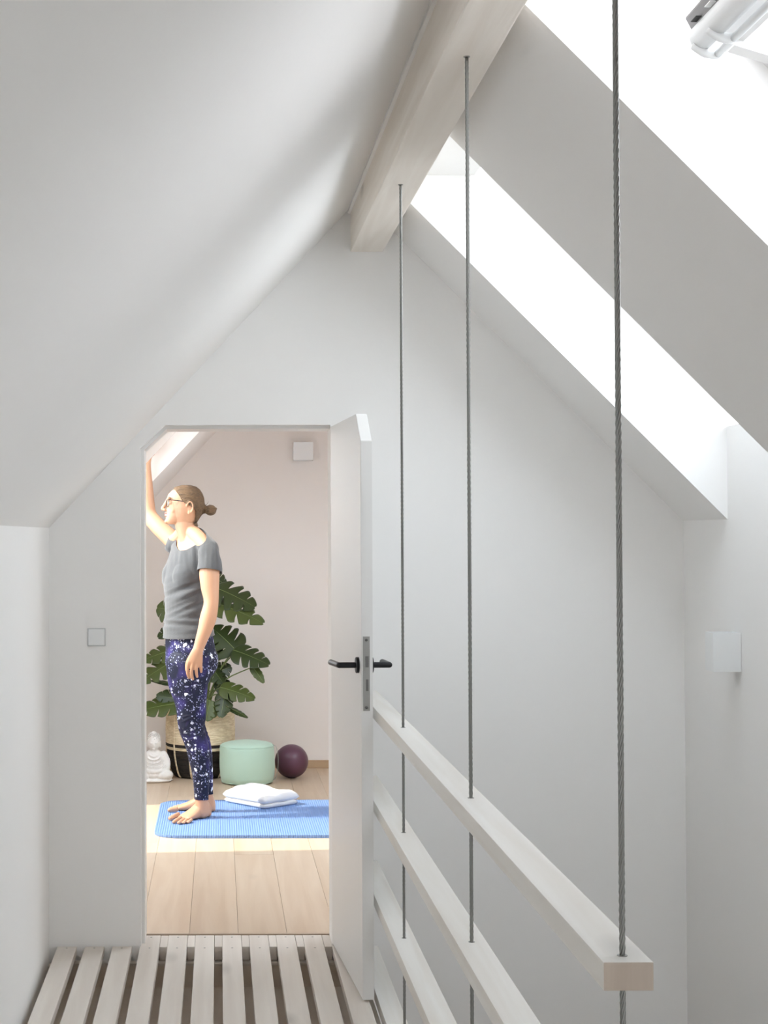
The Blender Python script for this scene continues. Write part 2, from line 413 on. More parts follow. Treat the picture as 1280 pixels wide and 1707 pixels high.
bm = NB(); prism(bm, LS, YW - .1, OY0); prism(bm, LS, OY1, BY)
prism(bm, [(YXL, zl(YXL)), (xs0, zs0), (xs0, zs0 + .30), (xs0, zs0 + YO), (YXL - .25, zl(YXL - .25) + YO), (YXL - .25, zl(YXL))], OY0, OY1)
prism(bm, [(xs1, zs1), (AX, AZ), (AX, AZ + YO), (xw1, zl(xw1) + YO), (xw1, zs1)], OY0, OY1)
struct('ceiling_yoga_left', bm, M_plaster_bounce)
# its roof window
bm = NB(); nrm = Vector((-KL, 0, 1)).normalized(); up = Vector((1, 0, KL)).normalized()
o_ = Vector((xs0, 0, zs0 + .30)); LL = (xw1 - xs0) / up.x
def ybar(bm, s0, s1, ya, yb, h0, h1):
    vs = [bm.verts.new(o_ + up * s + nrm * h + Vector((0, y, 0))) for s in (s0, s1) for y in (ya, yb) for h in (h0, h1)]
    for f in [(0, 1, 3, 2), (4, 6, 7, 5), (0, 4, 5, 1), (2, 3, 7, 6), (0, 2, 6, 4), (1, 5, 7, 3)]: bm.faces.new([vs[i] for i in f])
w = .06
ybar(bm, 0, w, OY0, OY1, .0, .10); ybar(bm, LL - w, LL, OY0, OY1, .0, .10); ybar(bm, w, LL - w, OY0, OY0 + w, 0, .1); ybar(bm, w, LL - w, OY1 - w, OY1, 0, .1)
win4 = struct('window_4', bm, M_lacquer, label='large roof window on the left of the far room that the person looks out of')
bm = NB(); ybar(bm, w - .005, LL - w + .005, OY0 + w - .005, OY1 - w + .005, .05, .056); obj('pane', bm, M_glass, win4)

bm = NB(); nq = Vector((KR, 0, 1)).normalized(); dq = Vector((1, 0, -KR)).normalized(); oq = Vector((xq1, 0, 2.2 + .32)); LQ = (xq0 - xq1) / dq.x
def qbar(bm, s0, s1, ya, yb, h0, h1):
    vs = [bm.verts.new(oq + dq * s + nq * h + Vector((0, y, 0))) for s in (s0, s1) for y in (ya, yb) for h in (h0, h1)]
    for f in [(0, 1, 3, 2), (4, 6, 7, 5), (0, 4, 5, 1), (2, 3, 7, 6), (0, 2, 6, 4), (1, 5, 7, 3)]: bm.faces.new([vs[i] for i in f])
qbar(bm, 0, w, PY0, PY1, 0, .1); qbar(bm, LQ - w, LQ, PY0, PY1, 0, .1); qbar(bm, w, LQ - w, PY0, PY0 + w, 0, .1); qbar(bm, w, LQ - w, PY1 - w, PY1, 0, .1)
win_fill = struct('window_fill_right', bm, M_lacquer, label='unseen roof window added in the right slope to brighten the far room')  # unseen opening added for extra sky light in the far room
bm = NB(); qbar(bm, w - .005, LQ - w + .005, PY0 + w - .005, PY1 - w + .005, .05, .056); obj('pane', bm, M_glass, win_fill)

# oak floor of the far room: sub-floor with planks
fl_root = struct('floor_yoga', box(NB(), YXL, YXR, TY, BY, -.3, -0.012), M_joint)
x = -0.1114 - 0.178 * 8
pw = 0.178
bm_cache = {}
col_i = 0
while x < YXR:
    x0, x1 = max(x, YXL), min(x + pw, YXR)
    if x1 - x0 > .02:
        cuts = [TY]
        first = {8: 99, 9: 7.40, 10: 8.55, 11: 6.36, 12: 8.05, 7: 9.05, 6: 7.7}.get(col_i, 6.2 + 1.5 * random.random())
        y = first
        while y < BY - .15:
            cuts.append(y); y += 1.75 + random.random() * .5
        cuts.append(BY)
        for a, b in zip(cuts, cuts[1:]):
            bm = NB(); box(bm, x0 + .0005, x1 - .0005, a + .0005, b - .0005, -0.011, 0.0, 0.0010)
            obj('plank', bm, M_oak, fl_root)
    x += pw; col_i += 1
bm = NB(); box(bm, YXL, YXR, BY - .014, BY, 0.0, .049, .002); struct('baseboard_back', bm, M_oak_x)
bm = NB(); box(bm, DL + .012, DR, TY - .012, TY + .002, -0.05, 0.0025); struct('trim_3', bm, mat('oak_threshold_strip', (.42, .32, .23), .5))

# ------------------------------------------------------------------ slatted landing
wk = thing('slatted_landing', 'whitewashed wooden slatted landing floor in front of the open door', 'slatted floor', (-.06, 2.0, 0))
for k in range(11):
    left = -0.5745 + k * 0.0971; y1 = WY - .004 if k < 3 else TY - .016
    bm = NB(); box(bm, left, left + .069, YB + .02, y1, -.030, 0.0, .003); s = obj('slat', bm, M_slat, wk)
    if k >= 3:
        pass
    for yy in ((WY - .03,) if k < 3 else (WY - .03, TY - .045)):
        bm = NB(); lathe(bm, (left + .035, yy, 0.0), [(.0035, -.002), (.0035, .0006), (.002, .0008)], 10); obj('screw', bm, M_steel, s)
for k in range(3, 10):                       # filler blocks between the slats inside the doorway
    left = -0.5745 + k * 0.0971 + .069
    bm = NB(); box(bm, left + .0012, left + .0275, WY - .012, TY - .016, -.048, -.0008, .0015); obj('filler_block', bm, M_slat, wk)
bm = NB(); box(bm, XL + .01, .47, WY - .045, WY - .003, -.060, -.050, .002); obj('ledger', bm, M_slat, wk)
for yy in (4.2, 2.9, 1.6, .3, -1.0):
    bm = NB(); box(bm, XL + .01, .47, yy, yy + .06, -.13, -.031, .002); obj('joist', bm, M_slat, wk)
M_under = mat('grey_underlay_board', (0.74, 0.67, 0.59), .9, noise_amt=.05)
struct('floor_under', box(box(NB(), XL, .475, YB, WY, -.15, -.135), XL, .475, WY - .040, WY - .001, -.135, -.061), M_under)
struct('floor_lower', box(NB(), XL, XR, YB, WY, LOW - .1, LOW), M_oak)

# ------------------------------------------------------------------ railing: four rails threaded on three steel cables
rl = thing('railing', 'white wooden rail balustrade threaded on three vertical steel cables beside the open stairwell', 'railing', (.526, 3.9, 0))
RX = 0.526
M_end = wood('bare_end_grain', (0.62, 0.53, 0.45), (0.52, 0.43, 0.36), 'Z', 0.8, 1.2, 0.1)
for k, z in enumerate((0.900, 0.600, 0.300, 0.0)):
    bm = NB(); box(bm, RX - .0325, RX + .0325, 2.097, WY - .002, z - .037, z, .003)
    o = obj('rail', bm, [M_rail, M_end], rl)
    for p in o.data.polygons:
        if p.normal.y < -.9: p.material_index = 1
def cable_mesh(yc, z0, z1, r=0.0042, strands=6, n=5):
    """six wires twisted round a core"""
    bm = NB(); steps = int((z1 - z0) / .012)
    rs = r * .36
    for s in range(strands):
        rings = []
        for k in range(steps + 1):
            z = z0 + (z1 - z0) * k / steps; a = 2 * math.pi * (s / strands) + z / 0.075 * 2 * math.pi
            c = Vector((RX + r * .66 * math.cos(a), yc + r * .66 * math.sin(a), z))
            rings.append([c + Vector((rs * math.cos(2 * math.pi * i / n), rs * math.sin(2 * math.pi * i / n), 0)) for i in range(n)])
        loft(bm, rings)
    return bm
M_cable = mat('steel_cable', (0.30, 0.30, 0.285), 0.42, 0.85)
for yc in (2.130, 3.404, 4.652):
    o = obj('cable', cable_mesh(yc, LOW + 1.6, 2.463), M_cable, rl, True)
    for z in (2.4615, 0.9, .6, .3):
        bm = NB(); lathe(bm, (RX, yc, z), [(.0068, -.001), (.0068, .0008), (.003, .0008)], 14)
        obj('cable_ferrule', bm, M_steel, o)

# edge board of the landing, under the lowest rail
struct('trim_4', box(NB(), .478, .494, YB, WY, -.30, -.05), M_rail, label='white edge board of the landing')

# ------------------------------------------------------------------ door leaf, standing open towards the landing
A0 = Vector((DR, WY - .001, 0)); A1 = Vector((0.443, 5.060, 0)); du = (A1 - A0).normalized(); LD = (A1 - A0).length
dw = Vector((-du.y, du.x, 0))               # to the right
TH = 0.036
def dp(u, w, z): return A0 + du * u + dw * w + Vector((0, 0, z))
ZT = 1.838; ZC = at(610, 735, 5.06).z
bm = NB()
poly = [(0, .008), (LD, .008), (LD, ZC), (LD - .098, ZT), (0, ZT)]
Aa = [bm.verts.new(dp(u, 0, z)) for u, z in poly]; Bb = [bm.verts.new(dp(u, TH, z)) for u, z in poly]
fs = [bm.faces.new(Aa), bm.faces.new(Bb)] + [bm.faces.new([Aa[i], Aa[(i + 1) % 5], Bb[(i + 1) % 5], Bb[i]]) for i in range(5)]
bmesh.ops.bevel(bm, geom=list({e for f in fs for e in f.edges}), offset=.0015, segments=2, affect='EDGES')
door = struct('door_1', bm, M_lacquer, label='white door leaf with a clipped upper corner standing open with black lever handles')
def dbox(bm, u0, u1, w0, w1, z0, z1):
    vs = [bm.verts.new(dp(u, w, z)) for u in (u0, u1) for w in (w0, w1) for z in (z0, z1)]
    for f in [(0, 1, 3, 2), (4, 6, 7, 5), (0, 4, 5, 1), (2, 3, 7, 6), (0, 2, 6, 4), (1, 5, 7, 3)]: bm.faces.new([vs[i] for i in f])
zp1, zp0 = at(612, 1061, 5.06).z, at(612, 1185, 5.06).z
bm = NB(); dbox(bm, LD - .001, LD + .0025, TH * .14, TH * .72, zp0, zp1); lp = obj('lock_plate', bm, M_steel, door)
zh = at(600, 1109, 5.11).z
M_latch = mat('latch_metal', (.16, .155, .15), .4, .9)
bm = NB(); dbox(bm, LD, LD + .008, TH * .35, TH * .60, zh - .002, zh + .032); obj('latch_bolt', bm, M_latch, lp)
bm = NB(); dbox(bm, LD, LD + .0032, TH * .38, TH * .60, zp0 + .062, zp0 + .098); obj('deadbolt_slot', bm, M_latch, lp)
for z in (zp1 - .011, zp0 + .011):
    bm = NB()
    c = dp(LD + .0025, TH * .43, z)
    for rr, h in ((.0042, .0008),):
        ring = [[c + dw * (r2 * math.cos(2 * math.pi * i / 14)) + Vector((0, 0, r2 * math.sin(2 * math.pi * i / 14))) + du * hh for i in range(14)] for r2, hh in ((.0045, 0), (.0045, .0008), (.0015, .0002))]
        loft(bm, ring)
    obj('screw', bm, M_latch, lp, True)
for side, lab in ((-1, None), (1, None)):
    w0 = 0 if side < 0 else TH; u0 = LD - .058
    bm = NB()
    c = dp(u0, w0, zh)
    n_ = dw * side
    def disc(bm, c, r0, prof, n=28):
        loft(bm, [[c + du * (r * math.cos(2 * math.pi * i / n)) + Vector((0, 0, r * math.sin(2 * math.pi * i / n))) + n_ * h for i in range(n)] for r, h in prof])
    disc(bm, c, 0, [(.0255, 0), (.0255, .008), (.024, .0095), (.011, .0095)])
    hd = obj('door_handle', bm, M_black, door, True)
    hd.data.set_sharp_from_angle(angle=R(35))
    bm = NB(); e = c + n_ * .062
    limb(bm, [(c + n_ * .006, .0092, .0092), (c + n_ * .035, .0092, .0092), (e, .0092, .0092)], ref=(0, 0, 1), n=16)
    e2 = e - du * .125 + n_ * (.010 if side < 0 else -.002)
    limb(bm, [(e, .0092, .0092), (e.lerp(e2, .5), .0092, .0092), (e2, .0092, .0092)], ref=(0, 0, 1), n=16)
    obj('lever', bm, M_black, hd, True)

# ------------------------------------------------------------------ light switch, wall lamps
s0, s1 = at(146, 1047, WY), at(176, 1077, WY)
sw = thing('light_switch', 'square white light switch on the wall left of the doorway', 'switch', ((s0.x + s1.x) / 2, WY, s1.z))
bm = NB(); box(bm, s0.x, s1.x, WY - .006, WY + .001, s1.z, s0.z, .0015); obj('frame', bm, mat('grey_switch_frame', (.55, .56, .56), .4), sw)
bm = NB(); box(bm, s0.x + .0035, s1.x - .0035, WY - .0105, WY - .005, s1.z + .0035, s0.z - .0035, .002); obj('rocker', bm, M_white_plastic, sw)

def cube_lamp(name, label, x0, x1, y0, y1, z0, z1, group):
    o = thing(name, label, 'wall lamp', ((x0 + x1) / 2, (y0 + y1) / 2, z0), group)
    bm = NB(); t = .004
    for (a, b, c, d) in ((x0, x1, y0, y0 + t), (x0, x1, y1 - t, y1), (x0, x0 + t, y0 + t, y1 - t), (x1 - t, x1, y0 + t, y1 - t)): box(bm, a, b, c, d, z0, z1, .0008)
    obj('shade', bm, M_white_plastic, o)
    bm = NB(); zc = (z0 + z1) / 2; box(bm, x0 + t, x1 - t, y0 + t, y1 - t, zc - .003, zc + .003); obj('lamp_holder', bm, M_white_plastic, o)
    return o
cube_lamp('wall_lamp', 'white cube wall lamp on the right knee wall of the stairwell', 1.562, XR - .001, 5.133, 5.215, 1.016, 1.139, 'white cube wall lamps')
q0, q1 = at(489, 737, BY - .1), at(522, 767, BY - .1)
cube_lamp('wall_lamp', 'white cube wall lamp high on the far room back wall', q0.x, q1.x, BY - .1, BY - .001, q1.z, q0.z, 'white cube wall lamps')
#@@OBJECTS@@
# ================================================================== FAR ROOM OBJECTS
# ------------------------------------------------------------------ exercise mat
def mat_material():
    m = mat('blue_foam', (0.17, 0.29, 0.58), 0.55)
    n = m.node_tree.nodes; l = m.node_tree.links; b = n['Principled BSDF']
    tc = n.new('ShaderNodeTexCoord'); wv = n.new('ShaderNodeTexWave'); wv.wave_type = 'BANDS'; wv.bands_direction = 'X'
    wv.inputs['Scale'].default_value = 28; wv.inputs['Distortion'].default_value = 0.3; wv.inputs['Detail Scale'].default_value = 40
    l.new(tc.outputs['Object'], wv.inputs[0])
    bp = n.new('ShaderNodeBump'); bp.inputs['Strength'].default_value = 0.55; bp.inputs['Distance'].default_value = 0.004
    l.new(wv.outputs['Fac'], bp.inputs['Height']); l.new(bp.outputs[0], b.inputs['Normal'])
    return m
MX0, MX1, MY0, MY1, MR = -0.318, 1.53, 7.795, 8.835, 0.13
pts = []
for cx, cy, a0 in ((MX1 - MR, MY1 - MR, 0), (MX0 + MR, MY1 - MR, 90), (MX0 + MR, MY0 + MR, 180), (MX1 - MR, MY0 + MR, 270)):
    for k in range(9):
        a = R(a0 + 90 * k / 8); pts.append((cx + MR * math.cos(a), cy + MR * math.sin(a)))
bm = NB(); prism(bm, pts, 0.0005, 0.015, 'Z', 0.003)
mo = obj('exercise_mat', bm, mat_material(), loc=(MX0, MY0, 0)); tag(mo, 'blue ribbed exercise mat with rounded corners on the oak floor', 'mat')

# ------------------------------------------------------------------ towel
M_towel = mat('white_terry', (0.88, 0.88, 0.88), 0.95, bump=0.5, bump_scale=350, sheen=0.3)
tw = thing('folded_towel', 'folded white towel lying on the blue mat behind the feet', 'towel', (.22, 8.74, .015))
PL, PN, PR = atz(372, 1337, .015), atz(440, 1350, .015), atz(498, 1341, .015)
ux = (PN - PL); uy = (PR - PN)
def towel_layer(z0, h, ins, seed, puff):
    bm = NB(); NU, NV = 30, 30
    grid_t, grid_b = [], []
    for i in range(NU + 1):
        rt, rb = [], []
        for j in range(NV + 1):
            u, v = i / NU, j / NV
            # rounded-rectangle edge profile
            eu = min(u, 1 - u) * ux.length; ev = min(v, 1 - v) * uy.length
            e = min(eu, ev); rr = h * .8
            k = 1.0 if e >= rr else math.sqrt(max(0, 1 - (1 - e / rr) ** 2))
            p = PL + ux * (ins + u * (1 - 2 * ins)) + uy * (ins + v * (1 - 2 * ins))
            wob = noise.noise(Vector((u * 3 + seed, v * 3, 1))) * .008
            p = p + Vector((wob, -wob, 0))
            pf = puff * (0.6 + 0.4 * math.sin(3.1 * u + 0.4)) * math.exp(-((v - .55) / .42) ** 2) + noise.noise(Vector((u * 2.5, v * 4, seed))) * .014 + noise.noise(Vector((u * 7, v * 9, seed))) * .004
            p2 = p.copy(); p2.z = z0 + h / 2 + (h / 2 + pf) * k
            p3 = p.copy(); p3.z = z0 + h / 2 - (h / 2) * k
            rt.append(bm.verts.new(p2)); rb.append(bm.verts.new(p3))
        grid_t.append(rt); grid_b.append(rb)
    for i in range(NU):
        for j in range(NV):
            bm.faces.new([grid_t[i][j], grid_t[i + 1][j], grid_t[i + 1][j + 1], grid_t[i][j + 1]])
            bm.faces.new([grid_b[i][j], grid_b[i][j + 1], grid_b[i + 1][j + 1], grid_b[i + 1][j]])
    bmesh.ops.remove_doubles(bm, verts=bm.verts[:], dist=.0004)
    return bm
obj('towel_layer', towel_layer(.0155, .030, .012, 1, 0.0), M_towel, tw, True)
obj('towel_layer', towel_layer(.0400, .036, -.008, 5, .026), M_towel, tw, True)

# ------------------------------------------------------------------ pouf
M_mint = mat('mint_cotton', (0.47, 0.645, 0.53), 0.9, noise_amt=.03, noise_scale=4, bump=0.12, bump_scale=500, sheen=.2)
PC = Vector((0.162, 9.552, 0)); PRAD = 0.163
pf = thing('meditation_pouf', 'mint green round fabric pouf on the floor between basket and ball', 'pouf', PC)
prof = [(.02, .001), (.10, .002), (.138, .004), (.152, .014), (.158, .04), (.162, .09), (PRAD, .13), (.162, .18), (.160, .205), (.155, .220), (.146, .229), (.12, .237), (.07, .245), (.02, .248)]
def pw_(a, z): return 0.0022 * math.sin(a * 9 + z * 20) * (1 if z > .19 or z < .04 else .3) + .003 * noise.noise(Vector((math.cos(a) * 2, math.sin(a) * 2, z * 9)))
bm = NB(); lathe(bm, PC, prof, 72, pw_); obj('cushion', bm, M_mint, pf, True)
for z, r in ((.2185, .1560), (.0105, .1492)):
    bm = NB(); tube(bm, [PC + Vector((r * math.cos(2 * math.pi * i / 40), r * math.sin(2 * math.pi * i / 40), z)) for i in range(41)], .0026, 6); obj('piping', bm, M_mint, pf, True)
M_strap = mat('grey_webbing', (0.45, 0.47, 0.45), .8)
bm = NB(); hx = PC.x + .158
pth = [(hx - .002, .222), (hx + .012, .212), (hx + .022, .17), (hx + .024, .12), (hx + .020, .07), (hx + .010, .035), (hx - .004, .018)]
limb(bm, [(Vector((x, PC.y - .02, z)), .010, .0016) for x, z in pth], ref=(0, 1, 0), n=10); obj('handle', bm, M_strap, pf, True)

# ------------------------------------------------------------------ ball
M_ball = mat('plum_rubber', (0.105, 0.042, 0.072), 0.34, bump=0.02, bump_scale=300)
bm = NB(); ell(bm, (.431, 9.73, .1005), (.1005, .1005, .1005), n=48, m=28)
bo = obj('exercise_ball', bm, M_ball, None, True, loc=(.431, 9.73, 0)); tag(bo, 'plum purple exercise ball on the floor right of the mint pouf', 'ball')
bm = NB(); lathe(bm, (0, 0, 0), [(.006, 0), (.006, .0012), (.003, .0016)], 12)
bm.transform(Matrix.Translation((.431, 9.73, .1005)) @ Matrix.Rotation(R(-50), 4, 'Y') @ Matrix.Translation((0, 0, .1)))
obj('valve_plug', bm, M_ball, bo, True)

# ------------------------------------------------------------------ woven basket
def rope_mat(name, c1, c2):
    m = mat(name, c1, .9)
    n = m.node_tree.nodes; l = m.node_tree.links; b = n['Principled BSDF']
    tc = n.new('ShaderNodeTexCoord'); mp = n.new('ShaderNodeMapping'); mp.inputs['Scale'].default_value = (14, 14, 60); l.new(tc.outputs['Object'], mp.inputs[0])
    t = n.new('ShaderNodeTexNoise'); t.inputs['Scale'].default_value = 1.5; t.inputs['Detail'].default_value = 5; l.new(mp.outputs[0], t.inputs['Vector'])
    rp = n.new('ShaderNodeValToRGB'); rp.color_ramp.elements[0].position = .38; rp.color_ramp.elements[1].position = .62
    rp.color_ramp.elements[0].color = (*c2, 1); rp.color_ramp.elements[1].color = (*c1, 1); l.new(t.outputs[0], rp.inputs[0]); l.new(rp.outputs[0], b.inputs['Base Color'])
    t2 = n.new('ShaderNodeTexNoise'); t2.inputs['Scale'].default_value = 6; l.new(mp.outputs[0], t2.inputs['Vector'])
    bp = n.new('ShaderNodeBump'); bp.inputs['Strength'].default_value = .5; bp.inputs['Distance'].default_value = .006; l.new(t2.outputs[0], bp.inputs['Height']); l.new(bp.outputs[0], b.inputs['Normal'])
    return m
M_straw = rope_mat('straw_rope', (0.82, 0.71, 0.52), (0.66, 0.54, 0.36)); M_dark = rope_mat('black_rope', (0.018, 0.014, 0.012), (0.035, 0.026, 0.02))
BC = Vector((-0.116, 9.84, 0))
bk = thing('woven_basket', 'large woven straw basket with black lower half holding the plant', 'basket', BC)
BPROF = [(.0, .150), (.012, .165), (.04, .178), (.09, .192), (.14, .202), (.20, .207), (.28, .208), (.35, .206), (.395, .204)]
def brad(z):
    for (z0, r0), (z1, r1) in zip(BPROF, BPROF[1:]):
        if z <= z1: return r0 + (r1 - r0) * max(0, (z - z0)) / (z1 - z0)
    return BPROF[-1][1]
def coils(z0, z1, pitch=.0095):
    pr = []; n_ = max(1, round((z1 - z0) / pitch)); p = (z1 - z0) / n_
    for k in range(n_):
        for q in (0.02, .2, .5, .8, .98):
            z = z0 + (k + q) * p; pr.append((brad(z) + .0034 * math.sin(math.pi * q), z))
    return pr
def shell(z0, z1, close_bottom=False):
    out = coils(z0, z1); inn = [(brad(z1) - .012, z1), (brad(z0) - .012, z0 + (.012 if close_bottom else 0))]
    bm = NB()
    rings = []
    prof = ([(.01, .0)] if close_bottom else []) + out + inn + ([(.01, .012)] if close_bottom else [])
    n = 56
    for r, z in prof: rings.append([BC + Vector((r * math.cos(2 * math.pi * i / n), r * math.sin(2 * math.pi * i / n), z)) for i in range(n)])
    if close_bottom: loft(bm, rings)
    else:
        L = loft(bm, rings, cap=False)
        for i in range(n): bm.faces.new([L[-1][i], L[-1][(i + 1) % n], L[0][(i + 1) % n], L[0][i]])
    return bm
obj('black_base', shell(.0, .168, True), M_dark, bk, True)
obj('straw_band', shell(.168, .186), M_straw, bk, True)
obj('black_band', shell(.186, .204), M_dark, bk, True)
obj('straw_wall', shell(.204, .395), M_straw, bk, True)
for a in (-137, -107, -77, -47, -17, 13, 43, 73, 103, 133, 163, 193):                      # stitched vertical ribs
    bm = NB(); pp = []
    top = .40 if a in (-137, 43) else .19
    z = .006
    while z < top:
        r = brad(min(z, .395)) + .005; pp.append((BC + Vector((r * math.cos(R(a)), r * math.sin(R(a)), z)), .0075, .003)); z += .02
    limb(bm, pp, ref=(-math.sin(R(a)), math.cos(R(a)), 0), n=8); obj('rib', bm, M_straw, bk, True)
for a in (-137, 43):
    bm = NB(); c = R(a); pp = []
    for k in range(13):
        t_ = math.pi * k / 12; aa = c + .10 * math.cos(t_); rr = .205; zz = .385 + .085 * math.sin(t_)
        pp.append(BC + Vector((rr * math.cos(aa), rr * math.sin(aa), zz)))
    tube(bm, pp, .0065, 8); obj('handle', bm, M_straw, bk, True)

# ------------------------------------------------------------------ monstera
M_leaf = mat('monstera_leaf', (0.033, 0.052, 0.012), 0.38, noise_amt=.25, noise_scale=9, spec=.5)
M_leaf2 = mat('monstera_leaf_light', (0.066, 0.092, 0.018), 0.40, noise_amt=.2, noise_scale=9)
M_vein = mat('leaf_rib', (0.22, 0.28, 0.10), .5)
M_stem = mat('plant_stem', (0.16, 0.21, 0.07), .5, noise_amt=.2)
M_soil = mat('potting_soil', (0.03, 0.022, 0.016), 1.0, bump=.6, bump_scale=60)
PB = Vector((BC.x, BC.y, .34))
pt = thing('monstera_plant', 'tall monstera plant with split dark green leaves in the woven basket', 'plant', PB)
bm = NB(); lathe(bm, PB, [(.02, -.05), (.188, -.05), (.188, .0), (.12, .006), (.02, .008)], 40, lambda a, z: .0); obj('soil', bm, M_soil, pt, True)
def leaf_bm(base, tip, width, normal, droop=.12, split=.6, seed=0, fold=0.25):
    """heart-shaped blade, lobes parted by slits that open towards the margin"""
    rnd = random.Random(seed)
    d = tip - base; Ln = d.length; d.normalize()
    nrm = Vector(normal); nrm = (nrm - d * nrm.dot(d)).normalized(); side = d.cross(nrm)
    def P(u, v, lift=0):
        p = base + d * (u * Ln) + side * (v * width) + nrm * (fold * width * (-abs(v) ** 1.5) * 1.0 + lift)
        p.z -= droop * Ln * (max(0, u) ** 2) * .9 + droop * width * abs(v) ** 2 * .5
        return p
    def w(u): return max(.03, (math.sin(math.pi * min(1, max(0, (u + .22) / 1.24)) ** .72)) ** .75)
    bm = NB(); NL = 4
    for s in (-1, 1):
        us = [-.02 + (k / NL) * 1.0 for k in range(NL + 1)]
        for i in range(NL):
            u0, u1 = us[i], us[i + 1]
            back = -.16 if i == 0 else 0
            cols = 7; rows = 7; g = []
            gap = split * (0.20 + .48 * rnd.random()) if i < NL - 1 else .0
            for r in range(rows + 1):
                v = r / rows; row = []
                for c in range(cols):
                    q = c / (cols - 1)
                    um = u0 + (u1 - u0) * q
                    # lobes sweep forward
                    uu = um + (.17 * v ** 1.4) * (1 - um * .8) + back * (1 - q) * v
                    open_ = gap * max(0, (v - .34) / .66) ** .7
                    cen = u0 + (u1 - u0) * .5 + (.17 * v ** 1.4) * (1 - um * .8) + back * .5 * v
                    uu = cen + (uu - cen) * (1 - open_)
                    round_ = 1 - .09 * (2 * q - 1) ** 2 * v ** 2
                    row.append(bm.verts.new(P(min(uu, 1.0), s * v * w(um) * .5 * round_, .010 * Ln * math.sin(math.pi * q) * v)))
                g.append(row)
            for r in range(rows):
                for c in range(cols - 1):
                    f = [g[r][c], g[r][c + 1], g[r + 1][c + 1], g[r + 1][c]]
                    bm.faces.new(f if s > 0 else f[::-1])
    bmesh.ops.remove_doubles(bm, verts=bm.verts[:], dist=.0006)
    bmesh.ops.dissolve_degenerate(bm, edges=bm.edges[:], dist=.0002)
    vb = NB(); limb(vb, [(P(u, 0, .001), .0022 * (1.15 - u), .0018 * (1.15 - u)) for u in (-.02, .2, .4, .6, .8, .97)], n=6)
    return bm, vb
# base px, tip px, depth base, depth tip, width, facing, split, light leaf?
LEAVES = [
    ((360, 980), (426, 1006), 9.66, 9.58, .23, (0.15, -.75, .65), .8, 0),
    ((356, 1004), (440, 1031), 9.62, 9.50, .20, (0.05, -.6, .8), .8, 1),
    ((394, 1085), (352, 1040), 9.62, 9.66, .25, (0.2, -.9, .45), .6, 0),
    ((390, 1084), (449, 1103), 9.60, 9.50, .17, (0.1, -.75, .65), .55, 0),
    ((421, 1112), (440, 1136), 9.56, 9.52, .06, (.2, -.9, .1), .1, 1),
    ((368, 1146), (425, 1160), 9.62, 9.54, .13, (-.1, -.75, .65), .3, 1),
    ((384, 1181), (413, 1194), 9.62, 9.56, .05, (0, -.5, .9), .1, 0),
    ((375, 1156), (368, 1193), 9.62, 9.57, .12, (-.2, -.95, .1), .2, 0),
    ((300, 1020), (261, 1010), 9.72, 9.72, .20, (-.1, -.9, .4), .5, 1),
    ((296, 1042), (263, 1060), 9.76, 9.74, .11, (-.2, -.85, .5), .5, 0),
    ((300, 1080), (236, 1096), 9.70, 9.66, .15, (-.1, -.7, .7), .4, 1),
    ((296, 1098), (232, 1132), 9.66, 9.58, .17, (-.1, -.7, .7), .8, 1),
    ((294, 1142), (250, 1131), 9.68, 9.66, .05, (0, -.5, .9), .1, 0),
    ((306, 1168), (260, 1156), 9.68, 9.64, .13, (-.1, -.85, .5), .3, 0),
    ((302, 1172), (224, 1180), 9.66, 9.56, .15, (-.1, -.75, .65), .35, 1),
    ((350, 1168), (343, 1199), 9.62, 9.57, .14, (.1, -.9, .3), .2, 1),
    ((356, 1124), (386, 1108), 9.74, 9.72, .13, (0.1, -.85, .5), .5, 0),
    ((360, 1150), (384, 1134), 9.74, 9.74, .11, (0.1, -.8, .5), .3, 0),
    ((340, 1045), (366, 1090), 9.70, 9.64, .16, (0.1, -.9, .4), .5, 0),
    ((330, 1080), (300, 1062), 9.80, 9.86, .22, (0, -.8, .6), .6, 0),
    ((330, 1140), (296, 1116), 9.80, 9.86, .20, (0, -.8, .6), .5, 0),
    ((350, 1110), (372, 1136), 9.72, 9.68, .14, (.3, -.8, .4), .5, 0),
    ((352, 960), (378, 974), 9.78, 9.80, .16, (.1, -.8, .6), .6, 0),
]
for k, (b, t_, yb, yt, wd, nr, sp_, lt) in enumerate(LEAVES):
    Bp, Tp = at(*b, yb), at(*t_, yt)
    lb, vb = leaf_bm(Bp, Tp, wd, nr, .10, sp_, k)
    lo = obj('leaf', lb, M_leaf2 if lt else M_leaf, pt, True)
    sm = lo.modifiers.new('thick', 'SOLIDIFY'); sm.thickness = .0012
    obj('midrib', vb, M_vein, lo, True)
    root = PB + Vector((.04 * math.cos(k * 2.4), .04 * math.sin(k * 2.4), -.01))
    mid = root.lerp(Bp, .55) + Vector((0, .03, .05 + .06 * (Bp.z - root.z)))
    bm = NB(); limb(bm, [(root, .0055, .0055), (root.lerp(mid, .5) + Vector((0, 0, .02)), .0048, .0048), (mid, .0042, .0042), (Bp, .003, .003)], n=8)
    obj('stem', bm, M_stem, pt, True)
bm = NB(); limb(bm, [(PB, .013, .013), (PB + Vector((.02, -.02, .15)), .012, .012), (PB + Vector((.07, -.05, .33)), .011, .011), (at(392, 1085, 9.66), .006, .006)], n=10); obj('trunk', bm, M_stem, pt, True)

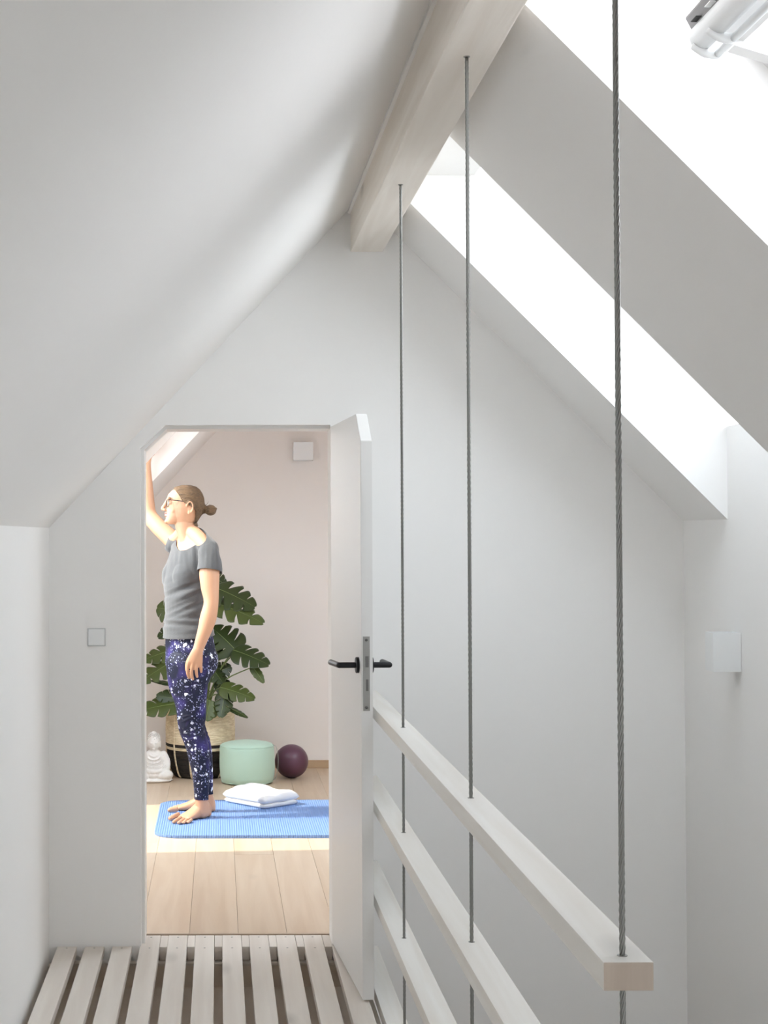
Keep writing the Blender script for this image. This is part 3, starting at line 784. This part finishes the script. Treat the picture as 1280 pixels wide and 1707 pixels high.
# ------------------------------------------------------------------ seated stone figure
M_stone = mat('white_stone', (0.80, 0.78, 0.75), .85, noise_amt=.06, noise_scale=25, bump=.25, bump_scale=90)
SC0 = Vector((-0.388, 9.60, 0))
def S(x, y, z): return SC0 + Vector((x, y, z))
bm = NB()
ell(bm, S(0, .0, .012), (.112, .075, .018)); ell(bm, S(-.055, -.012, .042), (.060, .058, .036)); ell(bm, S(.055, -.012, .042), (.060, .058, .036))
ell(bm, S(0, -.03, .048), (.055, .040, .030))
limb(bm, [(S(0, .012, .04), .068, .050), (S(0, .012, .09), .060, .046), (S(0, .012, .135), .066, .044), (S(0, .012, .165), .055, .036), (S(0, .010, .185), .026, .024)], ref=(1, 0, 0), n=24)
for s in (-1, 1):
    limb(bm, [(S(s * .058, .012, .158), .022, .022), (S(s * .076, .006, .115), .021, .022), (S(s * .070, -.020, .075), .019, .020), (S(s * .022, -.058, .066), .014, .014)], n=14)
    ell(bm, S(s * .0365, .004, .222), (.006, .010, .024))
ell(bm, S(0, -.062, .066), (.024, .014, .012))
limb(bm, [(S(0, .006, .18), .024, .022), (S(0, .002, .20), .024, .024)], n=14)
ell(bm, S(0, -.002, .226), (.035, .037, .042), n=24, m=16); ell(bm, S(0, .004, .245), (.036, .037, .032)); ell(bm, S(0, .006, .281), (.017, .017, .016))
ell(bm, S(0, -.038, .222), (.005, .008, .012)); ell(bm, S(0, -.037, .209), (.010, .004, .0035)); ell(bm, S(0, -.033, .196), (.010, .007, .007))
for s in (-1, 1): ell(bm, S(s * .013, -.034, .230), (.009, .005, .004))
for k in range(5):                            # robe folds
    r_ = .022 + .013 * k
    tube(bm, [S(r_ * math.sin(a_) * 1.0, -.036 - .004 * k + .012 * abs(math.sin(a_)), .150 - .012 * k - r_ * .55 * math.cos(a_) + .012) for a_ in [R(-75 + 15 * i) for i in range(11)]], .0034, 6)
me = remesh(bm, .0032, 2)
fig = thing('seated_figurine', 'small white stone figurine seated cross legged beside the basket', 'figurine', SC0)
obj('figure', me, M_stone, fig, True)
bm = NB(); rr = random.Random(3)
for i in range(60):
    a = 2.399 * i; zz = .235 + .05 * (i / 60); r2 = .037 * math.sqrt(max(.05, 1 - ((zz - .24) / .055) ** 2))
    if math.sin(a) < -.55 and zz < .252: continue
    ell(bm, S(r2 * math.cos(a), .004 + r2 * math.sin(a), zz), (.0048, .0048, .0048), n=6, m=4)
o = obj('hair_curls', bm, M_stone, fig, True); o['kind'] = 'stuff'
# ================================================================== PERSON
M_skin = mat('skin', (0.57, 0.325, 0.205), 0.5, noise_amt=.05, noise_scale=14, spec=.35)
_b = M_skin.node_tree.nodes['Principled BSDF']; _b.inputs['Subsurface Weight'].default_value = .08; _b.inputs['Subsurface Radius'].default_value = (.02, .008, .005); _b.inputs['Subsurface Scale'].default_value = .5
M_lip = mat('lip', (0.55, 0.24, 0.20), .45)
M_shirt = mat('grey_jersey', (0.080, 0.082, 0.087), .92, noise_amt=.10, noise_scale=40, bump=.15, bump_scale=220, sheen=.35)
M_hair = mat('ash_brown_hair', (0.17, 0.10, 0.05), .5, noise_amt=.8, noise_scale=2, bump=.8, bump_scale=6, stretch=(14, 60, 60))
def splat_material():
    m = bpy.data.materials.new('splatter_leggings'); m.use_nodes = True
    n = m.node_tree.nodes; l = m.node_tree.links; b = n['Principled BSDF']; b.inputs['Roughness'].default_value = .6; b.inputs['Specular IOR Level'].default_value = .25
    tc = n.new('ShaderNodeTexCoord')
    base = n.new('ShaderNodeTexNoise'); base.inputs['Scale'].default_value = 9; base.inputs['Detail'].default_value = 3; l.new(tc.outputs['Object'], base.inputs['Vector'])
    r1 = n.new('ShaderNodeValToRGB'); e = r1.color_ramp.elements; e[0].position = .50; e[0].color = (.012, .014, .034, 1); e[1].position = .78; e[1].color = (.06, .045, .22, 1)
    l.new(base.outputs[0], r1.inputs[0]); last = r1.outputs[0]
    def layer(scale, thr, col, maskscale, m0, m1, off):
        nonlocal last
        mp = n.new('ShaderNodeMapping'); mp.inputs['Location'].default_value = (off, off * 2, off * 3); l.new(tc.outputs['Object'], mp.inputs[0])
        ds = n.new('ShaderNodeTexNoise'); ds.inputs['Scale'].default_value = scale * 1.6; l.new(mp.outputs[0], ds.inputs['Vector'])
        mixv = n.new('ShaderNodeMix'); mixv.data_type = 'VECTOR'; mixv.inputs[0].default_value = .5 / scale * 2.2
        l.new(mp.outputs[0], mixv.inputs[4]); l.new(ds.outputs['Color'], mixv.inputs[5])
        v = n.new('ShaderNodeTexVoronoi'); v.inputs['Scale'].default_value = scale; v.inputs['Randomness'].default_value = 1; l.new(mixv.outputs[1], v.inputs['Vector'])
        # spot size differs from cell to cell
        sx = n.new('ShaderNodeSeparateColor'); l.new(v.outputs['Color'], sx.inputs[0])
        mr = n.new('ShaderNodeMath'); mr.operation = 'POWER'; mr.inputs[1].default_value = 2.2; l.new(sx.outputs[0], mr.inputs[0])
        ml = n.new('ShaderNodeMath'); ml.operation = 'MULTIPLY'; ml.inputs[1].default_value = thr; l.new(mr.outputs[0], ml.inputs[0])
        lt = n.new('ShaderNodeMath'); lt.operation = 'LESS_THAN'; l.new(v.outputs['Distance'], lt.inputs[0]); l.new(ml.outputs[0], lt.inputs[1])
        mk = n.new('ShaderNodeTexNoise'); mk.inputs['Scale'].default_value = maskscale; mk.inputs['Detail'].default_value = 2; l.new(mp.outputs[0], mk.inputs['Vector'])
        rm = n.new('ShaderNodeMapRange'); rm.inputs[1].default_value = m0; rm.inputs[2].default_value = m1; l.new(mk.outputs[0], rm.inputs[0])
        mm = n.new('ShaderNodeMath'); mm.operation = 'MULTIPLY'; l.new(lt.outputs[0], mm.inputs[0]); l.new(rm.outputs[0], mm.inputs[1])
        mx = n.new('ShaderNodeMix'); mx.data_type = 'RGBA'; l.new(mm.outputs[0], mx.inputs[0]); l.new(last, mx.inputs[6]); mx.inputs[7].default_value = (*col, 1); last = mx.outputs[2]
    layer(120, .56, (.36, .39, .62), 12, .43, .54, 3.1)
    layer(60, .48, (.72, .75, .90), 9, .48, .56, 7.7)
    layer(30, .36, (.80, .84, .93), 7, .48, .54, 1.9)
    l.new(last, b.inputs['Base Color'])
    return m
M_legs = splat_material()

PY = 8.34
FR = lambda deg: (Vector((-math.cos(R(deg)), -math.sin(R(deg)), 0)), Vector((math.sin(R(deg)), -math.cos(R(deg)), 0)))
pr = thing('person', 'barefoot person in grey t-shirt and splattered navy leggings, one arm raised, looking left', 'person', (-.12, 8.33, .015))
bm = NB()
# torso
TOR = [(1128, 311, 8.365, .085, .13, 15), (1105, 317, 8.365, .126, .162, 15), (1085, 317.5, 8.365, .125, .163, 15), (1060, 315, 8.365, .118, .155, 17), (1030, 311.5, 8.36, .104, .140, 20),
       (1000, 312.5, 8.355, .105, .138, 24), (975, 314, 8.355, .112, .146, 27), (958, 315, 8.355, .113, .150, 28), (940, 318, 8.355, .106, .155, 29), (922, 320, 8.355, .090, .160, 30),
       (910, 320, 8.355, .072, .158, 30), (901, 319.5, 8.355, .056, .135, 30), (893, 317, 8.355, .050, .085, 30)]
rings = []
for py, cx, Y, d, w_, tg in TOR:
    c = at(cx, py, Y); f, l_ = FR(tg)
    rings.append([c + f * (d * math.cos(2 * math.pi * i / 32)) + l_ * (w_ * math.sin(2 * math.pi * i / 32)) for i in range(32)])
loft(bm, rings)
f28, l28 = FR(28)
for s in (-1, 1): ell(bm, at(316, 961, 8.355) + f28 * .041 + l28 * (s * .060), (.074, .078, .086), Matrix.Rotation(R(28), 3, 'Z'))
f15, l15 = FR(15)
for s in (-1, 1): ell(bm, at(320, 1100, 8.365) - f15 * .036 + l15 * (s * .076), (.080, .080, .095))
# neck and shoulders
limb(bm, [(at(319, 902, 8.355), .060, .055), (at(312, 888, 8.35), .050, .052), (at(307, 872, 8.345), .049, .052), (at(308, 858, 8.345), .050, .052)], ref=(1, 0, 0), n=24)
limb(bm, [(at(311, 870, 8.345), .030, .030), (at(318, 884, 8.33), .038, .038), (at(333, 899, 8.27), .042, .040), (at(349, 917, 8.21), .044, .044)], n=18)
limb(bm, [(at(309, 870, 8.35), .030, .030), (at(306, 884, 8.37), .037, .036), (at(298, 897, 8.44), .042, .040), (at(290, 908, 8.50), .045, .045)], n=18)
# left arm, hanging
ARM = [(at(348, 921, 8.20), .046, .046), (at(350, 937, 8.18), .050, .052), (at(349, 957, 8.16), .051, .050), (at(350, 980, 8.145), .046, .046), (at(352, 1004, 8.13), .0375, .040),
       (at(347, 1030, 8.115), .042, .040), (at(341.5, 1050, 8.105), .036, .034), (at(335.5, 1067, 8.10), .0305, .027), (at(330.5, 1082, 8.095), .0270, .0205), (at(328, 1090, 8.093), .0285, .018)]
limb(bm, ARM, ref=(1, 0, 0), n=24)
HY = 8.09
limb(bm, [(at(330, 1083, HY), .0265, .018), (at(327, 1093, HY), .034, .0165), (at(325, 1103, HY + .002), .0385, .0145), (at(324.5, 1109, HY + .004), .0365, .011)], ref=(1, 0, 0), n=24)
for pts_ in ([(314.6, 1103, 0), (312.6, 1113, .004), (312.6, 1122, .010), (315.0, 1130, .018)], [(321.3, 1106, -.002), (319.6, 1116, .0), (319.6, 1125, .008), (321.4, 1132, .018)],
             [(328.0, 1105, -.002), (327.2, 1114, .0), (327.4, 1122, .008), (328.6, 1128, .016)], [(334.4, 1101, .002), (334.6, 1108, .004), (335.0, 1115, .010), (335.4, 1120, .016)]):
    limb(bm, [(at(x, y, HY + dy), r_, r_) for (x, y, dy), r_ in zip(pts_, (.0090, .0087, .0081, .0068))], ref=(1, 0, 0), n=12)
limb(bm, [(at(321, 1090, HY + .014), .014, .012), (at(315, 1099, HY + .026), .0115, .0105), (at(311.5, 1108, HY + .036), .0098, .0092), (at(311.0, 1117, HY + .042), .0082, .0075)], n=12)
# right arm, raised
RA = [(at(293, 906, 8.49), .046, .046), (at(280, 893, 8.52), .046, .045), (at(264, 878, 8.555), .044, .044), (at(249, 859, 8.595), .041, .041), (at(245, 838, 8.61), .0405, .039), (at(243.6, 806, 8.615), .0345, .033),
      (at(243, 784, 8.62), .029, .027), (at(243.5, 770, 8.622), .0265, .022), (at(244.5, 760, 8.622), .028, .019)]
limb(bm, RA, ref=(1, 0, 0), n=24)
limb(bm, [(at(244, 764, 8.622), .027, .018), (at(246, 753, 8.624), .036, .016), (at(247, 742, 8.628), .040, .0145), (at(247.5, 737, 8.63), .038, .011)], ref=(1, 0, 0), n=24)
for k, (bx, tx, ty) in enumerate(((258, 263, 707), (251, 254, 702), (243.5, 243, 704), (236.5, 234, 713))):
    p0, p1 = at(bx, 740, 8.628), at(tx, ty, 8.66)
    limb(bm, [(p0, .0088, .0088), (p0.lerp(p1, .4) + Vector((0, -.006, 0)), .0082, .0082), (p1, .0068, .0068)], n=12)
limb(bm, [(at(254, 757, 8.622), .013, .012), (at(261, 746, 8.618), .0105, .0105), (at(267, 734, 8.618), .0085, .0085)], n=12)
# legs
def leg(Y0, Y1, dxs, dys):
    L = [(1106, 316.5, .119, .086), (1118, 315.5, .116, .085), (1130, 314.5, .108, .082), (1141, 314.2, .100, .079), (1160, 316.5, .086, .076), (1180, 318.5, .0755, .070), (1199, 318.7, .070, .064), (1213, 319.0, .063, .060), (1231, 324.5, .0575, .056), (1245, 328.8, .0560, .054),
         (1260, 331.5, .0535, .050), (1285, 334.5, .0440, .041), (1310, 335.6, .0370, .034), (1330, 335.8, .0340, .030), (1345, 337, .0345, .028), (1355, 338.5, .034, .027)]
    P_ = []
    for k, (py, cx, a, b) in enumerate(L):
        t_ = min(1, max(0, (py - 1106) / 249)); Y = Y0 + (Y1 - Y0) * min(1, t_ * 1.2)
        P_.append((at(cx + dxs * max(0, (t_ - .25) / .75), py + dys * t_ ** 1.3, Y), a - (.008 if dxs and py < 1150 else 0), b))
    limb(bm, P_, ref=(1, 0, 0), n=24)
    return P_
leg(8.285, 8.262, 0, 0)
leg(8.445, 8.452, 9, -9)
def foot(heel, toes, knuck, rad):
    z0 = .0162
    c = lambda p, z: Vector((p.x, p.y, z0 + z))
    hv = Vector(heel); mid = (knuck[0] + knuck[-1]) / 2
    ax = (mid - hv).normalized(); sd_ = Vector((-ax.y, ax.x, 0))
    def sec(t_, w_, top, flat=.6):
        p = hv.lerp(mid, t_); return p, w_, top
    rings = []
    for t_, w_, top in ((-.10, .010, .034), (-.085, .022, .052), (-.03, .030, .075), (.10, .0335, .095), (.25, .034, .100), (.42, .034, .080), (.60, .038, .058), (.80, .043, .040), (.95, .046, .030), (1.04, .044, .024), (1.08, .036, .016)):
        p = hv.lerp(mid, t_); r_ = []
        for i in range(24):
            a = 2 * math.pi * i / 24; y = math.cos(a); z = math.sin(a)
            z = (z * .5 + .5) * top if z >= 0 else (.5 + .5 * math.copysign(abs(z) ** .55, z)) * top
            r_.append(Vector((p.x, p.y, z0)) + sd_ * (w_ * y) + Vector((0, 0, max(0.0, z))))
        rings.append(r_)
    loft(bm, rings)
    for k, (kn, to, r_) in enumerate(zip(knuck, toes, rad)):
        d_ = (to - kn).normalized()
        limb(bm, [(c(kn, r_ * 1.25), r_ * .95, r_ * 1.1), (c(kn.lerp(to, .55), r_ * 1.15), r_ * .9, r_), (c(to - d_ * r_, r_ * .95), r_, r_ * .9)], ref=(-d_.y, d_.x, 0), n=12)
zt = .0155
def G(x, y): return atz(x, y, zt)
RADS = (.0125, .0092, .0088, .0084, .0080)
hl = G(345, 1361.5)
toesL = [G(282, 1369), G(288.5, 1374), G(297, 1375.2), G(305, 1374.6), G(313, 1373.5)]
knL = [G(297, 1363.5), G(300.5, 1367.2), G(306, 1369.6), G(312, 1370.4), G(319, 1370.6)]
foot(hl, toesL, knL, RADS)
hr = G(353, 1352)
toesR = [G(278.5, 1354.5), G(281, 1351), G(287, 1348.5), G(293, 1346.5), G(300, 1345)]
knR = [G(294, 1354.0), G(295, 1351.2), G(297.5, 1349), G(301, 1347), G(306, 1345.5)]
foot(hr, toesR, knR, RADS)
# head
HDY = 8.345
def hring(py, fx, bx, w_, n=32, ex=2.0):
    a0, b0 = at(fx, py, HDY), at(bx, py, HDY); c = (a0 + b0) / 2; a = (b0.x - a0.x) / 2
    r_ = []
    for i in range(n):
        t_ = 2 * math.pi * i / n; cs, sn_ = math.cos(t_), math.sin(t_)
        r_.append(c + Vector((a * math.copysign(abs(cs) ** (2 / ex), cs), w_ * math.copysign(abs(sn_) ** (2 / ex), sn_), 0)))
    return r_
loft(bm, [hring(*q) for q in ((811.5, 303, 317, .020), (814, 293, 326, .044), (818, 286, 331, .058), (824, 280.5, 335, .068), (831, 278, 337.5, .073), (839, 278.6, 338.5, .0755), (847, 279, 338.5, .0745), (855, 279.5, 335.5, .069), (862, 281, 331, .062), (870, 288, 326, .052))])
loft(bm, [hring(*q, ex=2.25) for q in ((836, 279.2, 312, .062), (846, 278.3, 312, .062), (853, 277.6, 311.5, .060), (860, 276.8, 310, .056), (866, 276.2, 307.5, .050), (870.5, 276.2, 302, .040), (874, 278.5, 296, .026))])
FY = HDY - .010
limb(bm, [(at(279.3, 833, FY), .0080, .010), (at(275.8, 840, FY), .0092, .0105), (at(272.2, 846, FY), .0102, .0110), (at(271.2, 848.2, FY), .0098, .0108)], ref=(1, 0, 0), n=14)
for s in (-1, 1):
    ell(bm, at(274.6, 850, FY + s * .0105), (.0090, .0068, .0068))
    ell(bm, at(281.0, 831.2, FY + s * .030), (.010, .024, .0075))           # brow
    ell(bm, at(289.5, 850.5, FY + s * .032), (.016, .020, .022))              # cheek
    ell(bm, at(284.0, 838.6, FY + s * .031), (.0110, .0155, .0098))          # lid
ell(bm, at(276.6, 855.3, FY), (.0085, .020, .0050)); ell(bm, at(276.9, 859.3, FY), (.0085, .018, .0055)); ell(bm, at(277.2, 869.5, FY), (.010, .018, .011))
for s in (-1, 1):                                                            # ears
    ec = at(316, 846.5, HDY + s * .074)
    ell(bm, ec + Vector((.002, -s * .006, 0)), (.0165, .0065, .026))
    tube(bm, [ec + Vector((.0155 * math.cos(a_) + .002, s * (.006 + .002 * math.sin(a_)), .0275 * math.sin(a_) + .003)) for a_ in [R(-100 + 24 * i) for i in range(12)]], .0048, 8)
    ell(bm, ec + Vector((-.003, s * .004, -.027)), (.0085, .0055, .0100))
body_me = remesh(bm, .0031, 3, .45)
body = obj('body', body_me.copy(), [M_skin, M_lip], pr, True)
WB = body_me                                   # world-space source for the clothes

# lips: the skin's own darker red there
lc = at(275.6, 857.4, FY)
OFFP = Vector(pr['_w'])
for p in body.data.polygons:
    c = p.center + OFFP
    q = pix(c)
    if c.z > 1.5 and q[0] < 283.5 and 854.2 < q[1] < 861.2 and abs(c.y - FY) < .024: p.material_index = 1

def part_of_body():
    b = bmesh.new(); b.from_mesh(WB); b.verts.ensure_lookup_table(); return b
def cut(b, co, no, sel=None):
    """bisect, throw away the side the normal points to, only among faces that sel accepts"""
    fs = [f for f in b.faces if sel is None or sel(f.calc_center_median())]
    g = list({v for f in fs for v in f.verts}) + list({e for f in fs for e in f.edges}) + fs
    bmesh.ops.bisect_plane(b, geom=g, dist=1e-5, plane_co=co, plane_no=no, clear_outer=True)
def in_arm(c):   # hanging left arm and hand
    q = pix(c)
    if q[1] < 925 or q[1] > 1140 : return False
    for (a, ra, _), (b_, rb, _) in zip(ARM, ARM[1:]):
        ab = b_ - a; t_ = max(0, min(1, (c - a).dot(ab) / ab.length_squared))
        if (c - a - ab * t_).length < max(ra, rb) + .007 and c.y < 8.215: return True
    return q[1] > 1080 and c.y < 8.17
# shirt
b = part_of_body()
hem = at(310, 1062, 8.34)
cut(b, hem, Vector((.06, .04, -1)).normalized())
nf, nl, nr_ = at(304, 920, 8.27), at(341, 888.5, 8.26), at(295, 891, 8.43)
nn = (nl - nf).cross(nr_ - nf).normalized(); nn = nn if nn.z > 0 else -nn
cut(b, nf, nn)
sl_d = (at(349, 980, 8.145) - at(349, 937, 8.18)).normalized()
cut(b, at(349, 952.5, 8.16), (sl_d + Vector((-.10, 0, 0))).normalized(), in_arm)
ar_d = (at(264, 878, 8.555) - at(293, 906, 8.49)).normalized()
cut(b, at(290.0, 900, 8.50), (ar_d + Vector((-.2, 0, .1))).normalized(), lambda c: pix(c)[0] < 296 and pix(c)[1] < 925 and c.y > 8.40)
# drop loose crumbs: keep the largest island
def largest(b):
    seen = set(); best = []
    for v in b.verts:
        if v in seen: continue
        st = [v]; isl = []; seen.add(v)
        while st:
            x_ = st.pop(); isl.append(x_)
            for e in x_.link_edges:
                o_ = e.other_vert(x_)
                if o_ not in seen: seen.add(o_); st.append(o_)
        if len(isl) > len(best): best = isl
    bs = set(best); bmesh.ops.delete(b, geom=[v for v in b.verts if v not in bs], context='VERTS')
largest(b)
for _ in range(22): bmesh.ops.smooth_vert(b, verts=[v for v in b.verts if not v.is_boundary], factor=.5, use_axis_x=True, use_axis_y=True, use_axis_z=True)
b.normal_update()
mv = {}
for v in b.verts:
    x_, y_ = pix(v.co)
    k = max(0, min(1, (y_ - 1010) / 50)); k = k * k * (3 - 2 * k)
    d_ = .0085 + .006 * k
    if in_arm(v.co): d_ += .005 * max(0, min(1, (y_ - 928) / 20))
    # folds: soft diagonal creases from the chest to the back of the waist, and sideways ones at the hem
    s_ = (x_ - 300) * .5 + (y_ - 975)
    w1 = noise.noise(Vector((s_ * .10, (x_ * .9 - y_ * .5) * .012, 3.0))) * max(0, 1 - abs(y_ - 1000) / 55)
    w2 = noise.noise(Vector((y_ * .13, x_ * .02, 8.0))) * max(0, 1 - abs(y_ - 1040) / 30)
    w3 = noise.noise(Vector((x_ * .16, y_ * .03, 5.0))) * max(0, 1 - abs(y_ - 925) / 30)
    mv[v] = v.normal * (d_ + .0065 * w1 * 2.6 + .009 * w2 + .007 * w3)
for v, d_ in mv.items(): v.co += d_
me = bpy.data.meshes.new('shirt'); b.to_mesh(me); b.free()
sh = obj('shirt', me, M_shirt, pr, True)
so = sh.modifiers.new('cloth', 'SOLIDIFY'); so.thickness = .003; so.offset = -1
# leggings
b = part_of_body()
cut(b, at(310, 1050, 8.36), Vector((0, 0, 1)))
bmesh.ops.delete(b, geom=[f for f in b.faces if (lambda c: (c.y < 8.172 and pix(c)[1] < 1142))(f.calc_center_median())], context='FACES')
cut(b, at(335, 1332.5, 8.262), Vector((-.03, 0, -1)).normalized(), lambda c: c.y < 8.355 and c.z < .5)
cut(b, at(345, 1323.5, 8.452), Vector((0, 0, -1)), lambda c: c.y >= 8.355 and c.z < .5)
largest(b); b.normal_update()
mv = {}
for v in b.verts:
    x_, y_ = pix(v.co)
    d_ = .0022 + .0022 * max(0, noise.noise(Vector((y_ * .22 + x_ * .08, x_ * .03, 2)))) * (1 if y_ > 1290 or 1190 < y_ < 1235 else .2) * 1.6
    mv[v] = v.normal * d_
for v, d_ in mv.items(): v.co += d_
me = bpy.data.meshes.new('leggings'); b.to_mesh(me); b.free()
lg = obj('leggings', me, M_legs, pr, True)
so = lg.modifiers.new('cloth', 'SOLIDIFY'); so.thickness = .0015; so.offset = -1
# hair
HL = [(805, 286), (811, 288), (815, 290), (820, 294), (827, 299), (834, 303), (838, 307), (841, 313), (845, 321), (852, 325), (860, 325), (868, 324), (876, 323), (880, 330)]
def hx(y):
    for (y0, x0), (y1, x1) in zip(HL, HL[1:]):
        if y0 <= y <= y1: return x0 + (x1 - x0) * (y - y0) / (y1 - y0)
    return 286 if y < 805 else 400
b = part_of_body()
def keep(c):
    q = pix(c)
    if c.z < 1.46 or q[0] > 345 or q[0] < 280: return False
    if abs(c.y - HDY) > .0835: return False
    return q[0] > hx(q[1]) - 0.04 * abs(c.y - HDY) * 100 * 0 and q[1] < 878
bmesh.ops.delete(b, geom=[f for f in b.faces if not keep(f.calc_center_median())], context='FACES')
largest(b)
bmesh.ops.smooth_vert(b, verts=b.verts[:], factor=.5, use_axis_x=True, use_axis_y=True, use_axis_z=True); b.normal_update()
bun_c = at(339, 846, HDY)
mv = {}
for v in b.verts:
    edge = 0 if v.is_boundary else 1
    dr = v.co - bun_c; ang = math.atan2(dr.z, dr.y + .0001)
    strand = noise.noise(Vector((ang * 14, dr.length * 8, 1.0)))
    mv[v] = v.normal * (.0015 + .0065 * edge * (1 + .35 * strand))
for v, d_ in mv.items(): v.co += d_
me = bpy.data.meshes.new('hair'); b.to_mesh(me); b.free()
hr_o = obj('hair', me, M_hair, pr, True)
bm = NB()
ell(bm, at(351, 850.5, HDY), (.030, .030, .028), n=20, m=12)
rs = random.Random(5)
for k in range(26):                              # strands swept into and wound round the bun
    a = rs.random() * 6.28; tl = rs.uniform(-.5, .5)
    pp = []
    for i in range(9):
        t_ = a + i * .5; r_ = .027 + .004 * rs.random()
        pp.append(at(351, 851, HDY) + Vector((r_ * math.cos(t_), r_ * math.sin(t_) * math.cos(tl) , r_ * math.sin(t_) * math.sin(tl) + .010 * math.cos(t_ + tl) + rs.uniform(-.002, .002))))
    tube(bm, pp, .0035, 6)
for k in range(18):
    a = 6.28 * k / 18
    tube(bm, [at(334, 846, HDY) + Vector((0, .040 * math.cos(a), .040 * math.sin(a))), at(340, 848, HDY) + Vector((0, .020 * math.cos(a), .020 * math.sin(a))), at(345, 850, HDY) + Vector((0, .016 * math.cos(a), .016 * math.sin(a)))], .0045, 6)
obj('bun', bm, M_hair, hr_o, True)
bm = NB()
for k in range(16):
    p0 = at(342 + rs.uniform(-3, 2), 846 + rs.uniform(-6, 8), HDY + rs.uniform(-.02, .02)); d_ = Vector((rs.uniform(.0, .03), rs.uniform(-.015, .015), rs.choice([1, -1, -1]) * rs.uniform(.008, .02)))
    tube(bm, [p0, p0 + d_ * .5 + Vector((.004, 0, 0)), p0 + d_], .0009, 5)
for k in range(10):
    p0 = at(326 + rs.uniform(-2, 3), 870 + rs.uniform(-3, 3), HDY + rs.uniform(-.04, .04)); tube(bm, [p0, p0 + Vector((.003, 0, -.008)), p0 + Vector((rs.uniform(-.002, .008), 0, -.02))], .0009, 5)
o = obj('loose_strands', bm, M_hair, hr_o, True); o['kind'] = 'stuff'
# eyes, glasses
M_eye = mat('eye_white', (.75, .74, .72), .25); M_iris = mat('iris', (.06, .05, .04), .2)
for s in (-1, 1):
    bm = NB(); ell(bm, at(282.8, 838.8, FY + s * .031), (.0102, .0115, .0065)); e_ = obj('eye', bm, M_eye, pr, True)
    bm = NB(); ell(bm, at(280.6, 838.8, FY + s * .030), (.0042, .0050, .0050), n=10, m=8); obj('iris', bm, M_iris, e_, True)
    bm = NB(); limb(bm, [(at(281, 830.5, FY + s * .014), .0018, .0020), (at(281.5, 828.8, FY + s * .030), .0020, .0026), (at(286.5, 830.8, FY + s * .048), .0012, .0016)], n=8); obj('eyebrow', bm, M_hair, pr, True)
M_frame = mat('dark_glasses_frame', (.03, .03, .032), .4)
gl = None
bm = NB()
def lens_pts(s, k=1.0):
    pts_ = []
    for i in range(20):
        a = 2 * math.pi * i / 20; y = math.copysign(abs(math.cos(a)) ** .6, math.cos(a)); z = math.copysign(abs(math.sin(a)) ** .6, math.sin(a))
        cen = at(276.0, 838.5, FY + s * .034)
        yy = .025 * y * k
        pts_.append(cen + Vector((.012 * (s * yy / .025 * .5 + .5) * 1.0, yy, .0175 * z * k)))
    return pts_
for s in (-1, 1):
    # s=-1 is the side facing the doorway
    p_ = lens_pts(1 if s > 0 else -1)
    p_ = [Vector((q.x, q.y, q.z)) for q in p_]
    if s < 0: p_ = [Vector((at(276, 838, FY).x + .004 + .016 * max(0, (FY - q.y - .006) / .055), q.y, q.z)) for q in p_]
    else: p_ = [Vector((at(276, 838, FY).x + .004 + .016 * max(0, (q.y - FY - .006) / .055), q.y, q.z)) for q in p_]
    tube(bm, p_ + [p_[0]], .0021, 6)
    y_ = FY + s * .060; x0 = at(276, 838, FY).x + .021
    tube(bm, [Vector((x0, y_, at(280, 833.5, FY).z)), Vector((at(296, 834.5, FY).x, HDY + s * .0715, at(296, 834.8, FY).z)), Vector((at(309, 836.5, FY).x, HDY + s * .080, at(309, 836.5, FY).z)), Vector((at(317, 839, FY).x, HDY + s * .079, at(317, 838.5, FY).z))], .0021, 6)
xb = at(276, 838, FY).x + .004
tube(bm, [Vector((xb, FY - .010, at(276, 837, FY).z)), Vector((xb - .003, FY, at(276, 836, FY).z)), Vector((xb, FY + .010, at(276, 837, FY).z))], .0021, 6)
obj('glasses', bm, M_frame, pr, True)
body_me.name = 'body_source'; bpy.data.meshes.remove(body_me)
